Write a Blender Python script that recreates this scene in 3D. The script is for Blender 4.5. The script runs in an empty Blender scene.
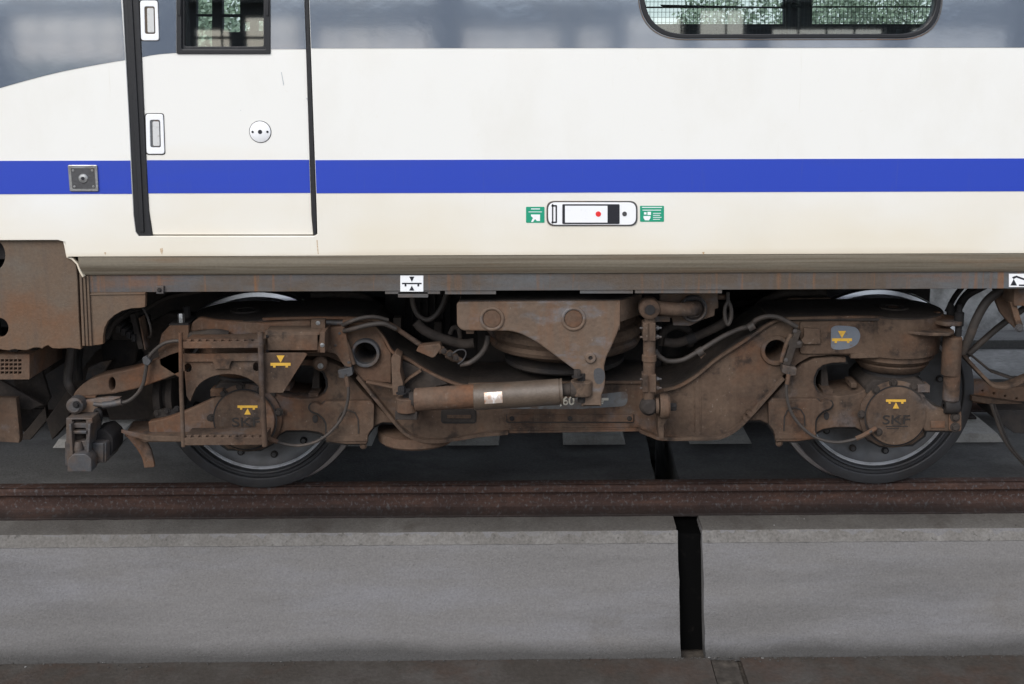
import bpy, bmesh, math, random
from mathutils import Vector, Matrix
random.seed(7)
S = bpy.context.scene
COL = S.collection
R = math.radians

# ------------------------------------------------------------------ camera
F_PX = 1125.0
CX, CY = 560.0, 242.0              # optical axis (the photograph is a crop)
PITCH, YAW, ROLL = R(9.5), R(-0.85), R(-0.06)
CAM = Vector((0.0, -5.0, 1.98))
ROT = Matrix.Rotation(YAW, 3, 'Z') @ Matrix.Rotation(math.pi/2 - PITCH, 3, 'X') @ Matrix.Rotation(ROLL, 3, 'Z')
cd = bpy.data.cameras.new('camera')
cam = bpy.data.objects.new('camera', cd)
COL.objects.link(cam)
cam.location = CAM
cam.rotation_euler = ROT.to_euler()
cd.sensor_width = 36.0
cd.lens = F_PX/1024*36
cd.shift_x = (512-CX)/1024; cd.shift_y = (CY-342)/1024
cd.clip_start = 0.05
cd.clip_end = 2000
S.camera = cam

# ------------------------------------------------------------------ world, sun, exposure
w = bpy.data.worlds.new('World'); S.world = w; w.use_nodes = True
nt = w.node_tree
bg = nt.nodes['Background']
sky = nt.nodes.new('ShaderNodeTexSky')
SUN_EL, SUN_AZ = R(40), R(205)       # azimuth from +Y, clockwise
sky.sky_type = 'NISHITA'; sky.sun_disc = False
sky.sun_elevation = SUN_EL; sky.sun_rotation = SUN_AZ
sky.air_density = 1.0; sky.dust_density = 1.2; sky.ozone_density = 1.2
# thin even cloud over the clear sky
cl_ = nt.nodes.new('ShaderNodeMixRGB'); cl_.inputs[0].default_value = .6; cl_.inputs[2].default_value = (6.6, 7.0, 7.6, 1)
nt.links.new(sky.outputs[0], cl_.inputs[1]); nt.links.new(cl_.outputs[0], bg.inputs[0])
bg.inputs[1].default_value = 0.12
sd = bpy.data.lights.new('sun', 'SUN'); sun = bpy.data.objects.new('sun', sd); COL.objects.link(sun)
sd.energy = 1.5; sd.angle = R(38); sd.color = (1.0, 0.965, 0.92)
d = Vector((math.sin(SUN_AZ)*math.cos(SUN_EL), math.cos(SUN_AZ)*math.cos(SUN_EL), math.sin(SUN_EL)))
sun.rotation_euler = d.to_track_quat('Z', 'Y').to_euler()
sun.location = (0, -8, 9)
S.view_settings.view_transform = 'Standard'
S.view_settings.look = 'None'
S.view_settings.gamma = 1
S.view_settings.exposure = 0.67
S.cycles.max_bounces = 8

# ------------------------------------------------------------------ measuring helpers
def P(px, py, Y):
    """point of the plane Y=const seen at a pixel of the survey photo"""
    dr = ROT @ Vector(((px-CX)/F_PX, (CY-py)/F_PX, -1))
    t = (Y-CAM.y)/dr.y
    return CAM + dr*t
def PZ(px, py, z):
    dr = ROT @ Vector(((px-CX)/F_PX, (CY-py)/F_PX, -1))
    return CAM + dr*((z-CAM.z)/dr.z)
def ZC(py, Y): return P(512, py, Y).z
def XC(px, Y, py=342): return P(px, py, Y).x
def xz(pts, Y): return [(P(a, b, Y).x, P(a, b, Y).z) for a, b in pts]
XM = P(569.3, 388, 0).x
def mir(pts): return [(2*XM-a, b) for a, b in pts]
def rnd(pts, r=3, n=4):
    """round polygon corners; a point may carry its own radius"""
    out = []; N = len(pts)
    for i in range(N):
        p = Vector(pts[i][:2]); rr = pts[i][2] if len(pts[i]) > 2 else r
        a = Vector(pts[i-1][:2]); b = Vector(pts[(i+1) % N][:2])
        da, db = a-p, b-p
        if rr <= 0 or da.length < 1e-6 or db.length < 1e-6:
            out.append(tuple(p)); continue
        t = min(rr, da.length*.45, db.length*.45)
        q0 = p+da.normalized()*t; q1 = p+db.normalized()*t
        for k in range(n+1):
            s = k/n
            out.append(tuple((1-s)**2*q0 + 2*s*(1-s)*p + s*s*q1))
    return out
def circ(cx, cy, r, n=28, ry=None):
    ry = ry or r
    return [(cx+r*math.cos(2*math.pi*k/n), cy+ry*math.sin(2*math.pi*k/n)) for k in range(n)]
def smooth(pts, k=5):
    """Catmull-Rom through the points"""
    pts = [Vector(p) for p in pts]
    if len(pts) < 3: return pts
    out = []
    for i in range(len(pts)-1):
        p0 = pts[i-1] if i else pts[0]*2-pts[1]
        p1, p2 = pts[i], pts[i+1]
        p3 = pts[i+2] if i+2 < len(pts) else p2*2-p1
        for j in range(k):
            t = j/k
            out.append(.5*((2*p1)+(p2-p0)*t+(2*p0-5*p1+4*p2-p3)*t*t+(3*p1-p0-3*p2+p3)*t**3))
    out.append(pts[-1]); return out
def ribbon(pts, t):
    """polygon of a strip of thickness t lying along an open 2-D line"""
    v = [Vector(p) for p in pts]; L, Rr = [], []
    for i, p in enumerate(v):
        d = (v[min(i+1, len(v)-1)]-v[max(i-1, 0)]).normalized()
        n = Vector((-d.y, d.x))*(t/2)
        L.append(tuple(p+n)); Rr.append(tuple(p-n))
    return L+Rr[::-1]

# ------------------------------------------------------------------ materials
MATS = {}
def mat(name, base, rough=.6, metal=0.0, layers=(), bump=0.0, bscale=120, coat=0.0, spec=.5, grain=0.0, zband=()):
    """base colour + layers of (colour, scale xyz, lo, hi, strength) stains placed by noise over world position"""
    m = bpy.data.materials.new(name); m.use_nodes = True
    n, l = m.node_tree.nodes, m.node_tree.links
    b = n['Principled BSDF']
    geo = n.new('ShaderNodeNewGeometry')
    rgb = n.new('ShaderNodeRGB'); rgb.outputs[0].default_value = (*base, 1)
    cur = rgb.outputs[0]
    for i, (c, sc, lo, hi, st) in enumerate(layers):
        mp = n.new('ShaderNodeMapping'); mp.inputs['Scale'].default_value = sc if isinstance(sc, tuple) else (sc,)*3
        mp.inputs['Location'].default_value = (i*7.3, i*3.1, i*5.7)
        l.new(geo.outputs['Position'], mp.inputs[0])
        nz = n.new('ShaderNodeTexNoise'); nz.inputs['Scale'].default_value = 1; nz.inputs['Detail'].default_value = 7
        nz.inputs['Roughness'].default_value = .62
        l.new(mp.outputs[0], nz.inputs['Vector'])
        mr = n.new('ShaderNodeMapRange'); mr.inputs[1].default_value = lo; mr.inputs[2].default_value = hi
        mr.inputs[3].default_value = 0; mr.inputs[4].default_value = st
        l.new(nz.outputs[0], mr.inputs[0])
        mx = n.new('ShaderNodeMixRGB'); mx.inputs[2].default_value = (*c, 1)
        l.new(mr.outputs[0], mx.inputs[0]); l.new(cur, mx.inputs[1]); cur = mx.outputs[0]
    for (c, z0, z1, st) in zband:      # a tint (stain on the paint, painted shade on the rail) in a band of height (full strength at z0, gone at z1), with an uneven edge
        sp = n.new('ShaderNodeSeparateXYZ'); l.new(geo.outputs['Position'], sp.inputs[0])
        mp = n.new('ShaderNodeMapping'); mp.inputs['Scale'].default_value = (1.6, 2, 3); l.new(geo.outputs['Position'], mp.inputs[0])
        nz = n.new('ShaderNodeTexNoise'); nz.inputs['Scale'].default_value = 1; nz.inputs['Detail'].default_value = 5
        l.new(mp.outputs[0], nz.inputs['Vector'])
        ma = n.new('ShaderNodeMath'); ma.operation = 'MULTIPLY_ADD'; ma.inputs[1].default_value = abs(z1-z0)*1.6
        l.new(nz.outputs[0], ma.inputs[0]); l.new(sp.outputs[2], ma.inputs[2])
        off = abs(z1-z0)*.8
        mr = n.new('ShaderNodeMapRange'); mr.inputs[1].default_value = z0+off; mr.inputs[2].default_value = z1+off
        mr.inputs[3].default_value = st; mr.inputs[4].default_value = 0
        l.new(ma.outputs[0], mr.inputs[0])
        mx = n.new('ShaderNodeMixRGB'); mx.inputs[2].default_value = (*c, 1)
        l.new(mr.outputs[0], mx.inputs[0]); l.new(cur, mx.inputs[1]); cur = mx.outputs[0]
    if grain:
        nz = n.new('ShaderNodeTexNoise'); nz.inputs['Scale'].default_value = bscale*.7; nz.inputs['Detail'].default_value = 3
        l.new(geo.outputs['Position'], nz.inputs['Vector'])
        mr = n.new('ShaderNodeMapRange'); mr.inputs[1].default_value = .25; mr.inputs[2].default_value = .75
        mr.inputs[3].default_value = 1-grain; mr.inputs[4].default_value = 1+grain
        l.new(nz.outputs[0], mr.inputs[0])
        mx = n.new('ShaderNodeVectorMath'); mx.operation = 'SCALE'
        l.new(cur, mx.inputs[0]); l.new(mr.outputs[0], mx.inputs['Scale']); cur = mx.outputs[0]
    l.new(cur, b.inputs['Base Color'])
    b.inputs['Roughness'].default_value = rough; b.inputs['Metallic'].default_value = metal
    b.inputs['Coat Weight'].default_value = coat; b.inputs['Coat Roughness'].default_value = .06
    b.inputs['Specular IOR Level'].default_value = spec
    if name == 'grey_paint': b.inputs['Coat IOR'].default_value = 3.0
    if bump:
        nz = n.new('ShaderNodeTexNoise'); nz.inputs['Scale'].default_value = bscale; nz.inputs['Detail'].default_value = 6
        l.new(geo.outputs['Position'], nz.inputs['Vector'])
        bp = n.new('ShaderNodeBump'); bp.inputs['Strength'].default_value = bump; bp.inputs['Distance'].default_value = .004
        l.new(nz.outputs[0], bp.inputs['Height']); l.new(bp.outputs[0], b.inputs['Normal'])
    MATS[name] = m
    return m
BD = (.074, .047, .033); BL = (.120, .082, .058); RU = (.15, .066, .032); GB = (.115, .115, .122); DK = (.022, .018, .016)
mat('brown_dust', BD, .85, layers=[(BL, 5, .38, .66, .9), (RU, 3.2, .50, .68, .6), (GB, 4.3, .57, .70, .55), (DK, 11, .54, .66, .75), (DK, 2.7, .52, .66, .55), (BL, (30, 30, 3), .5, .75, .5), ((.21, .17, .14), 60, .64, .72, .6)], bump=.5, bscale=90, spec=.2, grain=.14)
mat('brown_red', (.100, .058, .038), .8, layers=[(BL, 6, .35, .65, .8), (RU, 6, .50, .68, .75), (GB, 5, .58, .7, .6), (DK, 14, .6, .75, .5), ((.2, .16, .13), (40, 40, 8), .6, .8, .6)], bump=.6, bscale=80, spec=.25, grain=.15)
mat('bolster_paint', (.135, .094, .068), .75, layers=[((.15, .15, .158), (6, 6, 14), .53, .66, .7), ((.16, .082, .045), (14, 14, 2.5), .5, .68, .6), ((.10, .075, .058), 12, .55, .75, .7), ((.32, .28, .25), (60, 60, 30), .66, .74, .8)], bump=.6, bscale=70, spec=.25, grain=.12)
mat('brown_dark', (.036, .030, .027), .85, layers=[((.060, .047, .038), 5, .42, .7, .9), (DK, 8, .5, .7, .8)], bump=.5, bscale=80, spec=.2, grain=.15)
mat('grime_and_shade', (.02, .018, .018), .8, layers=[((.045, .036, .03), 6, .45, .7, .9)], bump=.4, spec=.25)  # black of dirty parts and of shade in gaps and bores
mat('grey_metal', (.078, .077, .080), .6, .3, layers=[(BL, 9, .45, .65, .8), (RU, 14, .6, .72, .5), (DK, 12, .55, .7, .6)], bump=.4, spec=.4, grain=.1)
mat('solebar_grey', (.105, .11, .115), .6, layers=[((.092, .068, .050), (.8, 1, 3), .42, .56, .95), ((.08, .095, .12), (1.6, 1, 2), .57, .68, .5), ((.19, .09, .04), (26, 10, 1.5), .56, .68, .8), ((.15, .08, .05), (1.3, 1, 9), .54, .66, .7), ((.09, .085, .085), (40, 20, 1.5), .5, .7, .6)], bump=.3, spec=.3, grain=.08)
mat('skirt_brown', (.128, .090, .063), .75, layers=[((.125, .112, .094), (2, 2, 3), .47, .64, .8), ((.15, .070, .034), (1.5, 1.5, 2.2), .46, .64, .75), ((.10, .075, .06), (30, 10, 2.5), .5, .7, .5)], bump=.35, spec=.25, grain=.1)
mat('dirty_edge', (.22, .190, .145), .6, layers=[((.13, .105, .075), (.8, 2, 90), .42, .62, .9), ((.20, .13, .08), (2, 2, 20), .52, .7, .6), ((.33, .30, .24), (1, 2, 60), .6, .75, .6)], bump=.25, spec=.3, grain=.06)
mat('white_paint', (.81, .795, .755), .32, layers=[((.72, .69, .62), (2.2, 2, 1.2), .50, .75, .5), ((.62, .58, .48), (70, 20, 2.5), .66, .8, .35), ((.74, .69, .60), 30, .66, .8, .35)], bump=.22, bscale=1.6, coat=.25, zband=[((.72, .62, .44), 1.20, 1.56, .55), ((.55, .45, .32), 1.205, 1.235, .5)])
mat('white_paint_low', (.77, .745, .68), .4, layers=[((.66, .60, .48), (6, 4, 2.2), .48, .72, .6), ((.55, .47, .34), (60, 20, 2.0), .62, .78, .5)], bump=.03, bscale=20, coat=.1)
mat('blue_paint', (.022, .056, .43), .35, layers=[((.028, .06, .38), (1.2, 1, 6), .48, .66, .6), ((.07, .09, .33), (90, 20, 4), .6, .78, .4)], coat=.25, bump=.02, bscale=14)
mat('grey_paint', (.20, .245, .32), .09, .42, layers=[((.23, .27, .33), (4, 4, 1.4), .5, .7, .6)], coat=.6, bump=.55, bscale=3.0, spec=.6)
mat('rubber', (.010, .010, .012), .5, layers=[((.025, .025, .03), (60, 20, 1.2), .5, .7, .6)], bump=.15, bscale=50)
mat('gap_shade_black', (.004, .004, .004), 1, layers=[((.015, .013, .012), 30, .6, .75, .6)], spec=.0)  # black for the shade in the plinth gap
mat('edge_shade', (.018, .015, .013), .7)  # dark colour of the shade outlines round plates
mat('window_frame', (.010, .010, .012), .4, bump=.05)
mat('handle_grey', (.60, .60, .59), .4, layers=[((.4, .38, .34), 60, .55, .7, .6)])
mat('interior', (.035, .036, .04), .8)
mat('interior_pale', (.35, .36, .36), .7)
mat('hose', (.050, .042, .037), .6, layers=[((.10, .075, .06), 12, .5, .7, .8)], bump=.4, bscale=140, spec=.35)
mat('tyre_steel', (.062, .062, .066), .48, .45, layers=[((.045, .04, .038), (5, 5, 5), .45, .65, .7), ((.10, .085, .075), 7, .55, .75, .6)], bump=.25, bscale=60, spec=.4)
mat('rim_shine', (.50, .50, .52), .4, .35, layers=[((.2, .19, .18), 12, .5, .7, .7)])  # shine of the rim edge put in as pale grey
mat('patch_blue', (.125, .14, .165), .6, layers=[((.16, .17, .19), 14, .45, .65, .8), (BL, 30, .55, .7, .8)], bump=.3)
mat('patch_faint', (.10, .098, .098), .7, layers=[((.13, .135, .14), 14, .45, .6, .8), (BD, 12, .45, .58, .9)], bump=.4)
mat('damper_paint', (.080, .058, .042), .48, layers=[((.115, .086, .064), 9, .42, .62, .8), ((.13, .125, .12), (12, 12, 30), .60, .7, .6), ((.11, .06, .035), 12, .56, .7, .6)], bump=.3, spec=.5, grain=.1)
mat('disc_steel', (.10, .098, .10), .42, .4, layers=[((.045, .040, .037), 6, .45, .7, .8), ((.12, .105, .095), 5, .55, .75, .6)], bump=.2, bscale=50, spec=.4)
mat('tread_steel', (.74, .74, .77), .30, 1.0, layers=[((.46, .45, .46), 8, .5, .7, .6)])
mat('alloy', (.45, .45, .45), .35, .9, layers=[((.25, .23, .2), 30, .5, .7, .7)], bump=.2)
mat('rail_rust', (.046, .026, .021), .8, layers=[((.080, .042, .030), (3, 3, 20), .45, .68, .85), ((.045, .028, .024), (5, 5, 12), .5, .72, .8), ((.12, .12, .125), (70, 30, 55), .54, .66, .6), ((.16, .08, .04), (4, 4, 30), .66, .78, .7)], bump=.6, bscale=70, spec=.25, grain=.2, zband=[((.016, .013, .012), -.128, -.092, .85)])  # zband paints the shade along the rail foot into the colour
mat('concrete', (.168, .160, .156), .9, layers=[((.190, .186, .194), (.8, 1.5, 4), .45, .64, .85), ((.125, .119, .115), (.7, 1.5, 5.0), .50, .68, .7), ((.04, .038, .037), 75, .68, .73, .8), ((.09, .087, .085), 34, .67, .76, .6), ((.2, .195, .19), 55, .68, .78, .5), ((.125, .11, .095), (2, 2, 2), .6, .75, .5)], bump=1.0, bscale=150, spec=.15, grain=.15, zband=[((.07, .067, .064), -.635, -.57, .9)])  # zband: darker towards the block foot
mat('concrete_edge', (.150, .140, .130), .9, layers=[((.20, .19, .18), 7, .48, .66, .8), ((.07, .065, .06), 30, .6, .7, .8), ((.30, .29, .28), 26, .70, .75, .8)], bump=1.0, bscale=120, spec=.15, grain=.22)
mat('concrete_top', (.100, .092, .084), .9, layers=[((.14, .132, .122), (3, 2, 8), .48, .68, .8), ((.06, .05, .043), (5, 3, 8), .52, .7, .7), ((.42, .41, .40), 40, .72, .76, .9)], bump=.8, bscale=120, spec=.15, grain=.16)
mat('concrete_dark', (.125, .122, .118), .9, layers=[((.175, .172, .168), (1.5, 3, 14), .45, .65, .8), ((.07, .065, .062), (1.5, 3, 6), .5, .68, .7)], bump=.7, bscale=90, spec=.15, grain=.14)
mat('concrete_pale', (.42, .40, .37), .9, layers=[((.25, .23, .2), 8, .45, .7, .8)], bump=.8, bscale=110, spec=.15, grain=.12)
mat('wall_concrete', (.62, .61, .595), .9, layers=[((.2, .19, .175), 4, .5, .68, .8), ((.10, .095, .09), 30, .66, .74, .8)], bump=.7, bscale=40, spec=.15, grain=.12)
mat('ledge_concrete', (.20, .195, .188), .9, layers=[((.29, .285, .275), 3, .5, .66, .8), ((.09, .085, .08), 5, .55, .7, .8)], bump=.7, bscale=40, spec=.15, grain=.14)
mat('rust_stain', (.45, .30, .17), .7, layers=[((.65, .55, .42), 90, .45, .6, .8)])
mat('scuff_grey', (.45, .46, .48), .6)
mat('grit', (.06, .055, .05), .95, layers=[((.3, .29, .28), 12, .58, .62, 1)])
mat('rusty_slab', (.058, .050, .043), .9, layers=[((.085, .077, .07), 3, .45, .62, .8), ((.068, .043, .032), (3, 3, 8), .5, .66, .7), ((.07, .06, .055), 7, .56, .7, .6)], bump=.8, bscale=70, spec=.15, grain=.16)
mat('track_ground', (.06, .052, .045), .95, layers=[((.10, .085, .07), 7, .45, .68, .8)], bump=1, bscale=40, spec=.1, grain=.3)
mat('decal_yellow', (.62, .36, .045), .6, layers=[((.30, .17, .05), 60, .55, .72, .7)])
mat('decal_white', (.85, .85, .86), .5, layers=[((.6, .58, .55), 40, .6, .8, .4)])
mat('decal_black', (.012, .012, .018), .5)
mat('decal_green', (.008, .30, .17), .45)
mat('decal_red', (.75, .03, .03), .4)
mat('text_pale', (.50, .47, .40), .7, layers=[(BL, 60, .5, .65, .8)])
mat('text_dark', (.018, .014, .012), .8)
mat('label_foil', (.55, .45, .38), .35, .3, layers=[((.45, .22, .12), (60, 60, 40), .48, .6, .9), ((.85, .82, .8), (90, 60, 30), .52, .62, .9)])
mat('station_dark', (.06, .06, .065), .7)
mat('station_plaster', (.45, .43, .42), .85, layers=[((.3, .27, .26), 1, .45, .65, .8)])
mat('station_glass', (.30, .36, .38), .08, .0, spec=1)
mat('meadow', (.11, .13, .07), .95, layers=[((.16, .15, .10), .05, .4, .7, .8)])
mat('leaf', (.24, .31, .21), .6, layers=[((.38, .44, .34), 1.5, .4, .65, .9)])
mat('bark', (.10, .07, .05), .9)
g = bpy.data.materials.new('window_glass'); g.use_nodes = True
n_, l_ = g.node_tree.nodes, g.node_tree.links
n_.remove(n_['Principled BSDF'])
tr = n_.new('ShaderNodeBsdfTransparent'); tr.inputs[0].default_value = (.86, .93, .93, 1)
gl = n_.new('ShaderNodeBsdfGlossy'); gl.inputs['Roughness'].default_value = .02
fr = n_.new('ShaderNodeFresnel'); fr.inputs[0].default_value = 2.3
mx = n_.new('ShaderNodeMixShader')
l_.new(fr.outputs[0], mx.inputs[0]); l_.new(tr.outputs[0], mx.inputs[1]); l_.new(gl.outputs[0], mx.inputs[2])
l_.new(mx.outputs[0], n_['Material Output'].inputs[0]); MATS['glass'] = g

# ------------------------------------------------------------------ object helpers
WLOC = {}
def tag(o, label=None, cat=None, group=None, kind=None):
    if label: o['label'] = label
    if cat: o['category'] = cat
    if group: o['group'] = group
    if kind: o['kind'] = kind
    return o
def empty(name, loc, label, cat, group=None):
    o = bpy.data.objects.new(name, None); COL.objects.link(o); o.location = loc
    o.empty_display_size = .2
    WLOC[o] = Vector(loc); return tag(o, label, cat, group)
def link(name, me, m, parent=None, sharp=35, label=None):
    vs = [v.co for v in me.vertices]
    lo = Vector([min(v[i] for v in vs) for i in range(3)]); hi = Vector([max(v[i] for v in vs) for i in range(3)])
    c = (lo+hi)/2
    me.transform(Matrix.Translation(-c))
    if sharp:
        me.shade_smooth(); me.set_sharp_from_angle(angle=R(sharp))
    me.materials.clear(); me.materials.append(MATS[m])
    me.name = name
    o = bpy.data.objects.new(name, me); COL.objects.link(o)
    WLOC[o] = c
    if parent: o.parent = parent; o.location = c-WLOC[parent]
    else: o.location = c
    if label: o['label'] = label
    return o
def slab(outer, holes=(), t=.02, bev=.002, grow=0.0):
    cu = bpy.data.curves.new('c', 'CURVE'); cu.dimensions = '2D'; cu.fill_mode = 'BOTH'
    for loop in [outer]+list(holes):
        sp = cu.splines.new('POLY'); sp.points.add(len(loop)-1); sp.use_cyclic_u = True
        for i, p in enumerate(loop): sp.points[i].co = (p[0], p[1], 0, 1)
    bev = min(bev, t*.45)
    cu.extrude = max(t/2-bev, 1e-5)
    if bev > 0: cu.bevel_depth = bev; cu.bevel_resolution = 1; cu.offset = -bev
    if grow: cu.bevel_depth = 0; cu.extrude = t/2; cu.offset = grow
    ob = bpy.data.objects.new('c', cu)
    me = bpy.data.meshes.new_from_object(ob)
    bpy.data.objects.remove(ob); bpy.data.curves.remove(cu)
    return me
UP = Matrix.Rotation(math.pi/2, 4, 'X')
def edge_shade(outer, Yf, parent, g=.003, mirror=False):
    """dark outline that paints shade into the joint round a bolted-on plate"""
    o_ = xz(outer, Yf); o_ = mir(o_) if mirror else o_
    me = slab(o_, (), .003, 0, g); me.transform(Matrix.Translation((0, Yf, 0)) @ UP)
    return link('edge_shade_line', me, 'edge_shade', parent, None)
def plate(name, outer, Yf, Yb, m, parent=None, holes=(), bev=.003, world=False, mirror=False, label=None, sharp=35):
    """upright plate: outline in the X-Z plane, thickness along Y. Outline in survey pixels on plane Yf, or in metres"""
    o_ = outer if world else xz(outer, Yf); hs = [h if world else xz(h, Yf) for h in holes]
    if mirror: o_ = mir(o_); hs = [mir(h) for h in hs]
    me = slab(o_, hs, Yb-Yf, bev)
    me.transform(Matrix.Translation((0, (Yf+Yb)/2, 0)) @ UP)
    return link(name, me, m, parent, sharp, label)
def hplate(name, outer, z0, z1, m, parent=None, holes=(), bev=.003, mirror=False, label=None):
    if mirror: outer = mir(outer); holes = [mir(h) for h in holes]
    me = slab(outer, holes, z1-z0, bev); me.transform(Matrix.Translation((0, 0, (z0+z1)/2)))
    return link(name, me, m, parent, 35, label)
def prect(x0, y0, x1, y1): return [(x0, y0), (x1, y0), (x1, y1), (x0, y1)]
def box(name, x0, x1, y0, y1, z0, z1, m, parent=None, bev=.004, label=None):
    return plate(name, [(x0, z0), (x1, z0), (x1, z1), (x0, z1)], y0, y1, m, parent, bev=bev, world=True, label=label)
def tube_me(pts, r, n=10, k=5, sm=True):
    pts = smooth(pts, k) if sm else [Vector(p) for p in pts]
    bm = bmesh.new(); rings = []
    t0 = (pts[1]-pts[0]).normalized()
    up = Vector((0, 0, 1)) if abs(t0.z) < .9 else Vector((0, 1, 0))
    nrm = (up-t0*up.dot(t0)).normalized()
    for i, p in enumerate(pts):
        t = (pts[min(i+1, len(pts)-1)]-pts[max(i-1, 0)]).normalized()
        nrm = (nrm-t*nrm.dot(t)).normalized(); b = t.cross(nrm)
        rr = r[min(int(i/(len(pts)-1)*(len(r)-1)+.5), len(r)-1)] if isinstance(r, (list, tuple)) else r
        rings.append([bm.verts.new(p+(nrm*math.cos(2*math.pi*j/n)+b*math.sin(2*math.pi*j/n))*rr) for j in range(n)])
    for a, b in zip(rings, rings[1:]):
        for j in range(n): bm.faces.new((a[j], a[(j+1) % n], b[(j+1) % n], b[j]))
    bm.faces.new(rings[0][::-1]); bm.faces.new(rings[-1])
    bmesh.ops.recalc_face_normals(bm, faces=bm.faces)
    me = bpy.data.meshes.new('t'); bm.to_mesh(me); bm.free(); return me
def tube(name, pts, r, m, parent=None, n=10, k=5, sm=True, mirror=False, label=None):
    """pts: (px, py, Y) survey points"""
    q = [P(*p) for p in pts]
    if mirror: q = [Vector((2*XM-v.x, v.y, v.z)) for v in q]
    return link(name, tube_me(q, r, n, k, sm), m, parent, 40, label)
def wtube(name, pts, r, m, parent=None, n=10, k=5, sm=True, label=None):
    return link(name, tube_me(pts, r, n, k, sm), m, parent, 40, label)
def lathe_me(prof, n=48, phase=0.0):
    """profile (radius, height) turned round +Z"""
    bm = bmesh.new(); rings = []
    for r, h in prof:
        if r < 1e-6: rings.append([bm.verts.new((0, 0, h))])
        else: rings.append([bm.verts.new((r*math.cos(2*math.pi*j/n+phase), r*math.sin(2*math.pi*j/n+phase), h)) for j in range(n)])
    for a, b in zip(rings, rings[1:]):
        for j in range(n):
            j2 = (j+1) % n
            if len(a) == 1 and len(b) == 1: continue
            if len(a) == 1: bm.faces.new((a[0], b[j2], b[j]))
            elif len(b) == 1: bm.faces.new((a[j], a[j2], b[0]))
            else: bm.faces.new((a[j], a[j2], b[j2], b[j]))
    bmesh.ops.recalc_face_normals(bm, faces=bm.faces)
    me = bpy.data.meshes.new('l'); bm.to_mesh(me); bm.free(); return me
def lathe(name, prof, c, axis, m, parent=None, n=48, phase=0.0, sharp=35, label=None, sx=1.0):
    me = lathe_me(prof, n, phase)
    q = Vector(axis).to_track_quat('Z', 'Y').to_matrix().to_4x4()
    me.transform(Matrix.Translation(c) @ q @ Matrix.Diagonal((sx, 1, 1, 1)))
    return link(name, me, m, parent, sharp, label)
FRONT = (0, -1, 0)
def bolt(px, py, Y, r, parent, m='grey_metal', h=None, mirror=False, name='bolt', world=None, axis=FRONT):
    c = world or P(px, py, Y)
    if mirror: c = Vector((2*XM-c.x, c.y, c.z))
    h = h or r*.9
    prof = [(0, -.002), (r*1.45, -.002), (r*1.45, r*.22), (r*1.05, r*.25)]
    me1 = lathe_me([(0, 0), (r*1.5, 0), (r*1.5, r*.25), (0, r*.25)], 16)
    me2 = lathe_me([(0, r*.2), (r*1.02, r*.2), (r*1.02, h*.85), (r*.85, h), (0, h)], 6, random.random())
    bm = bmesh.new(); bm.from_mesh(me1); bm.from_mesh(me2); me = bpy.data.meshes.new('b'); bm.to_mesh(me); bm.free()
    q = Vector(axis).to_track_quat('Z', 'Y').to_matrix().to_4x4()
    me.transform(Matrix.Translation(c) @ q)
    return link(name, me, m, parent, 35)
def text(s, px, py, Y, h, m, parent, name='lettering', align='CENTER', depth=.001, bold=0.0, rz=0, wide=1.0):
    cu = bpy.data.curves.new('t', 'FONT'); cu.body = s; cu.size = h; cu.extrude = depth; cu.align_x = align; cu.offset = bold
    ob = bpy.data.objects.new('t', cu); me = bpy.data.meshes.new_from_object(ob)
    bpy.data.objects.remove(ob); bpy.data.curves.remove(cu)
    me.transform(Matrix.Translation(P(px, py, Y)) @ UP @ Matrix.Rotation(rz, 4, 'Z') @ Matrix.Diagonal((wide, 1, 1, 1)))
    return link(name, me, m, parent, None)
def multi(name, polys, Yf, Yb, m, parent, px=True, label=None):
    bm = bmesh.new()
    for p in polys:
        me = slab(xz(p, Yf) if px else p, (), Yb-Yf, 0); bm.from_mesh(me)
    me = bpy.data.meshes.new('m'); bm.to_mesh(me); bm.free()
    me.transform(Matrix.Translation((0, (Yf+Yb)/2, 0)) @ UP)
    return link(name, me, m, parent, None, label)

# ================================================================== TRACK AND SETTING
# trackbed sheet
bm = bmesh.new()
vs = [bm.verts.new(p) for p in ((-60, -40, -.68), (60, -40, -.68), (60, 40, -.68), (-60, 40, -.68))]
bm.faces.new(vs); me = bpy.data.meshes.new('g'); bm.to_mesh(me); bm.free()
tag(link('trackbed', me, 'track_ground', None, None), kind='structure')

bm = bmesh.new()
vs = [bm.verts.new(p) for p in ((-500, -500, -.72), (500, -500, -.72), (500, 500, -.72), (-500, 500, -.72))]
bm.faces.new(vs); me = bpy.data.meshes.new('g'); bm.to_mesh(me); bm.free()
tag(link('ground', me, 'meadow', None, None), kind='structure')

# near plinth: blocks with a chamfered top edge and a battered front
def extrude_x(name, prof, x0, x1, m, parent=None, rough=0.0, seg=.035, label=None, tilt=0.0, bev=0.004):
    """closed Y-Z profile drawn along X; edges chipped a little"""
    N = len(prof); bm = bmesh.new(); rings = []
    n = max(2, int((x1-x0)/seg))
    for i in range(n+1):
        x = x0+(x1-x0)*i/n; ring = []
        for j, (y, z) in enumerate(prof):
            a = rough*(random.random()-.5) if rough else 0
            b = rough*(random.random()-.5) if rough else 0
            xx = x+(tilt if i in (0,) else 0)
            if rough and i in (0, n): xx += rough*1.5*(random.random()-.5)
            ring.append(bm.verts.new((xx, y+a, z+b)))
        rings.append(ring)
    for a, b in zip(rings, rings[1:]):
        for j in range(N): bm.faces.new((a[j], a[(j+1) % N], b[(j+1) % N], b[j]))
    bm.faces.new(rings[0][::-1]); bm.faces.new(rings[-1])
    bmesh.ops.recalc_face_normals(bm, faces=bm.faces)
    me = bpy.data.meshes.new('e'); bm.to_mesh(me); bm.free()
    return link(name, me, m, parent, 25, label)
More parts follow.
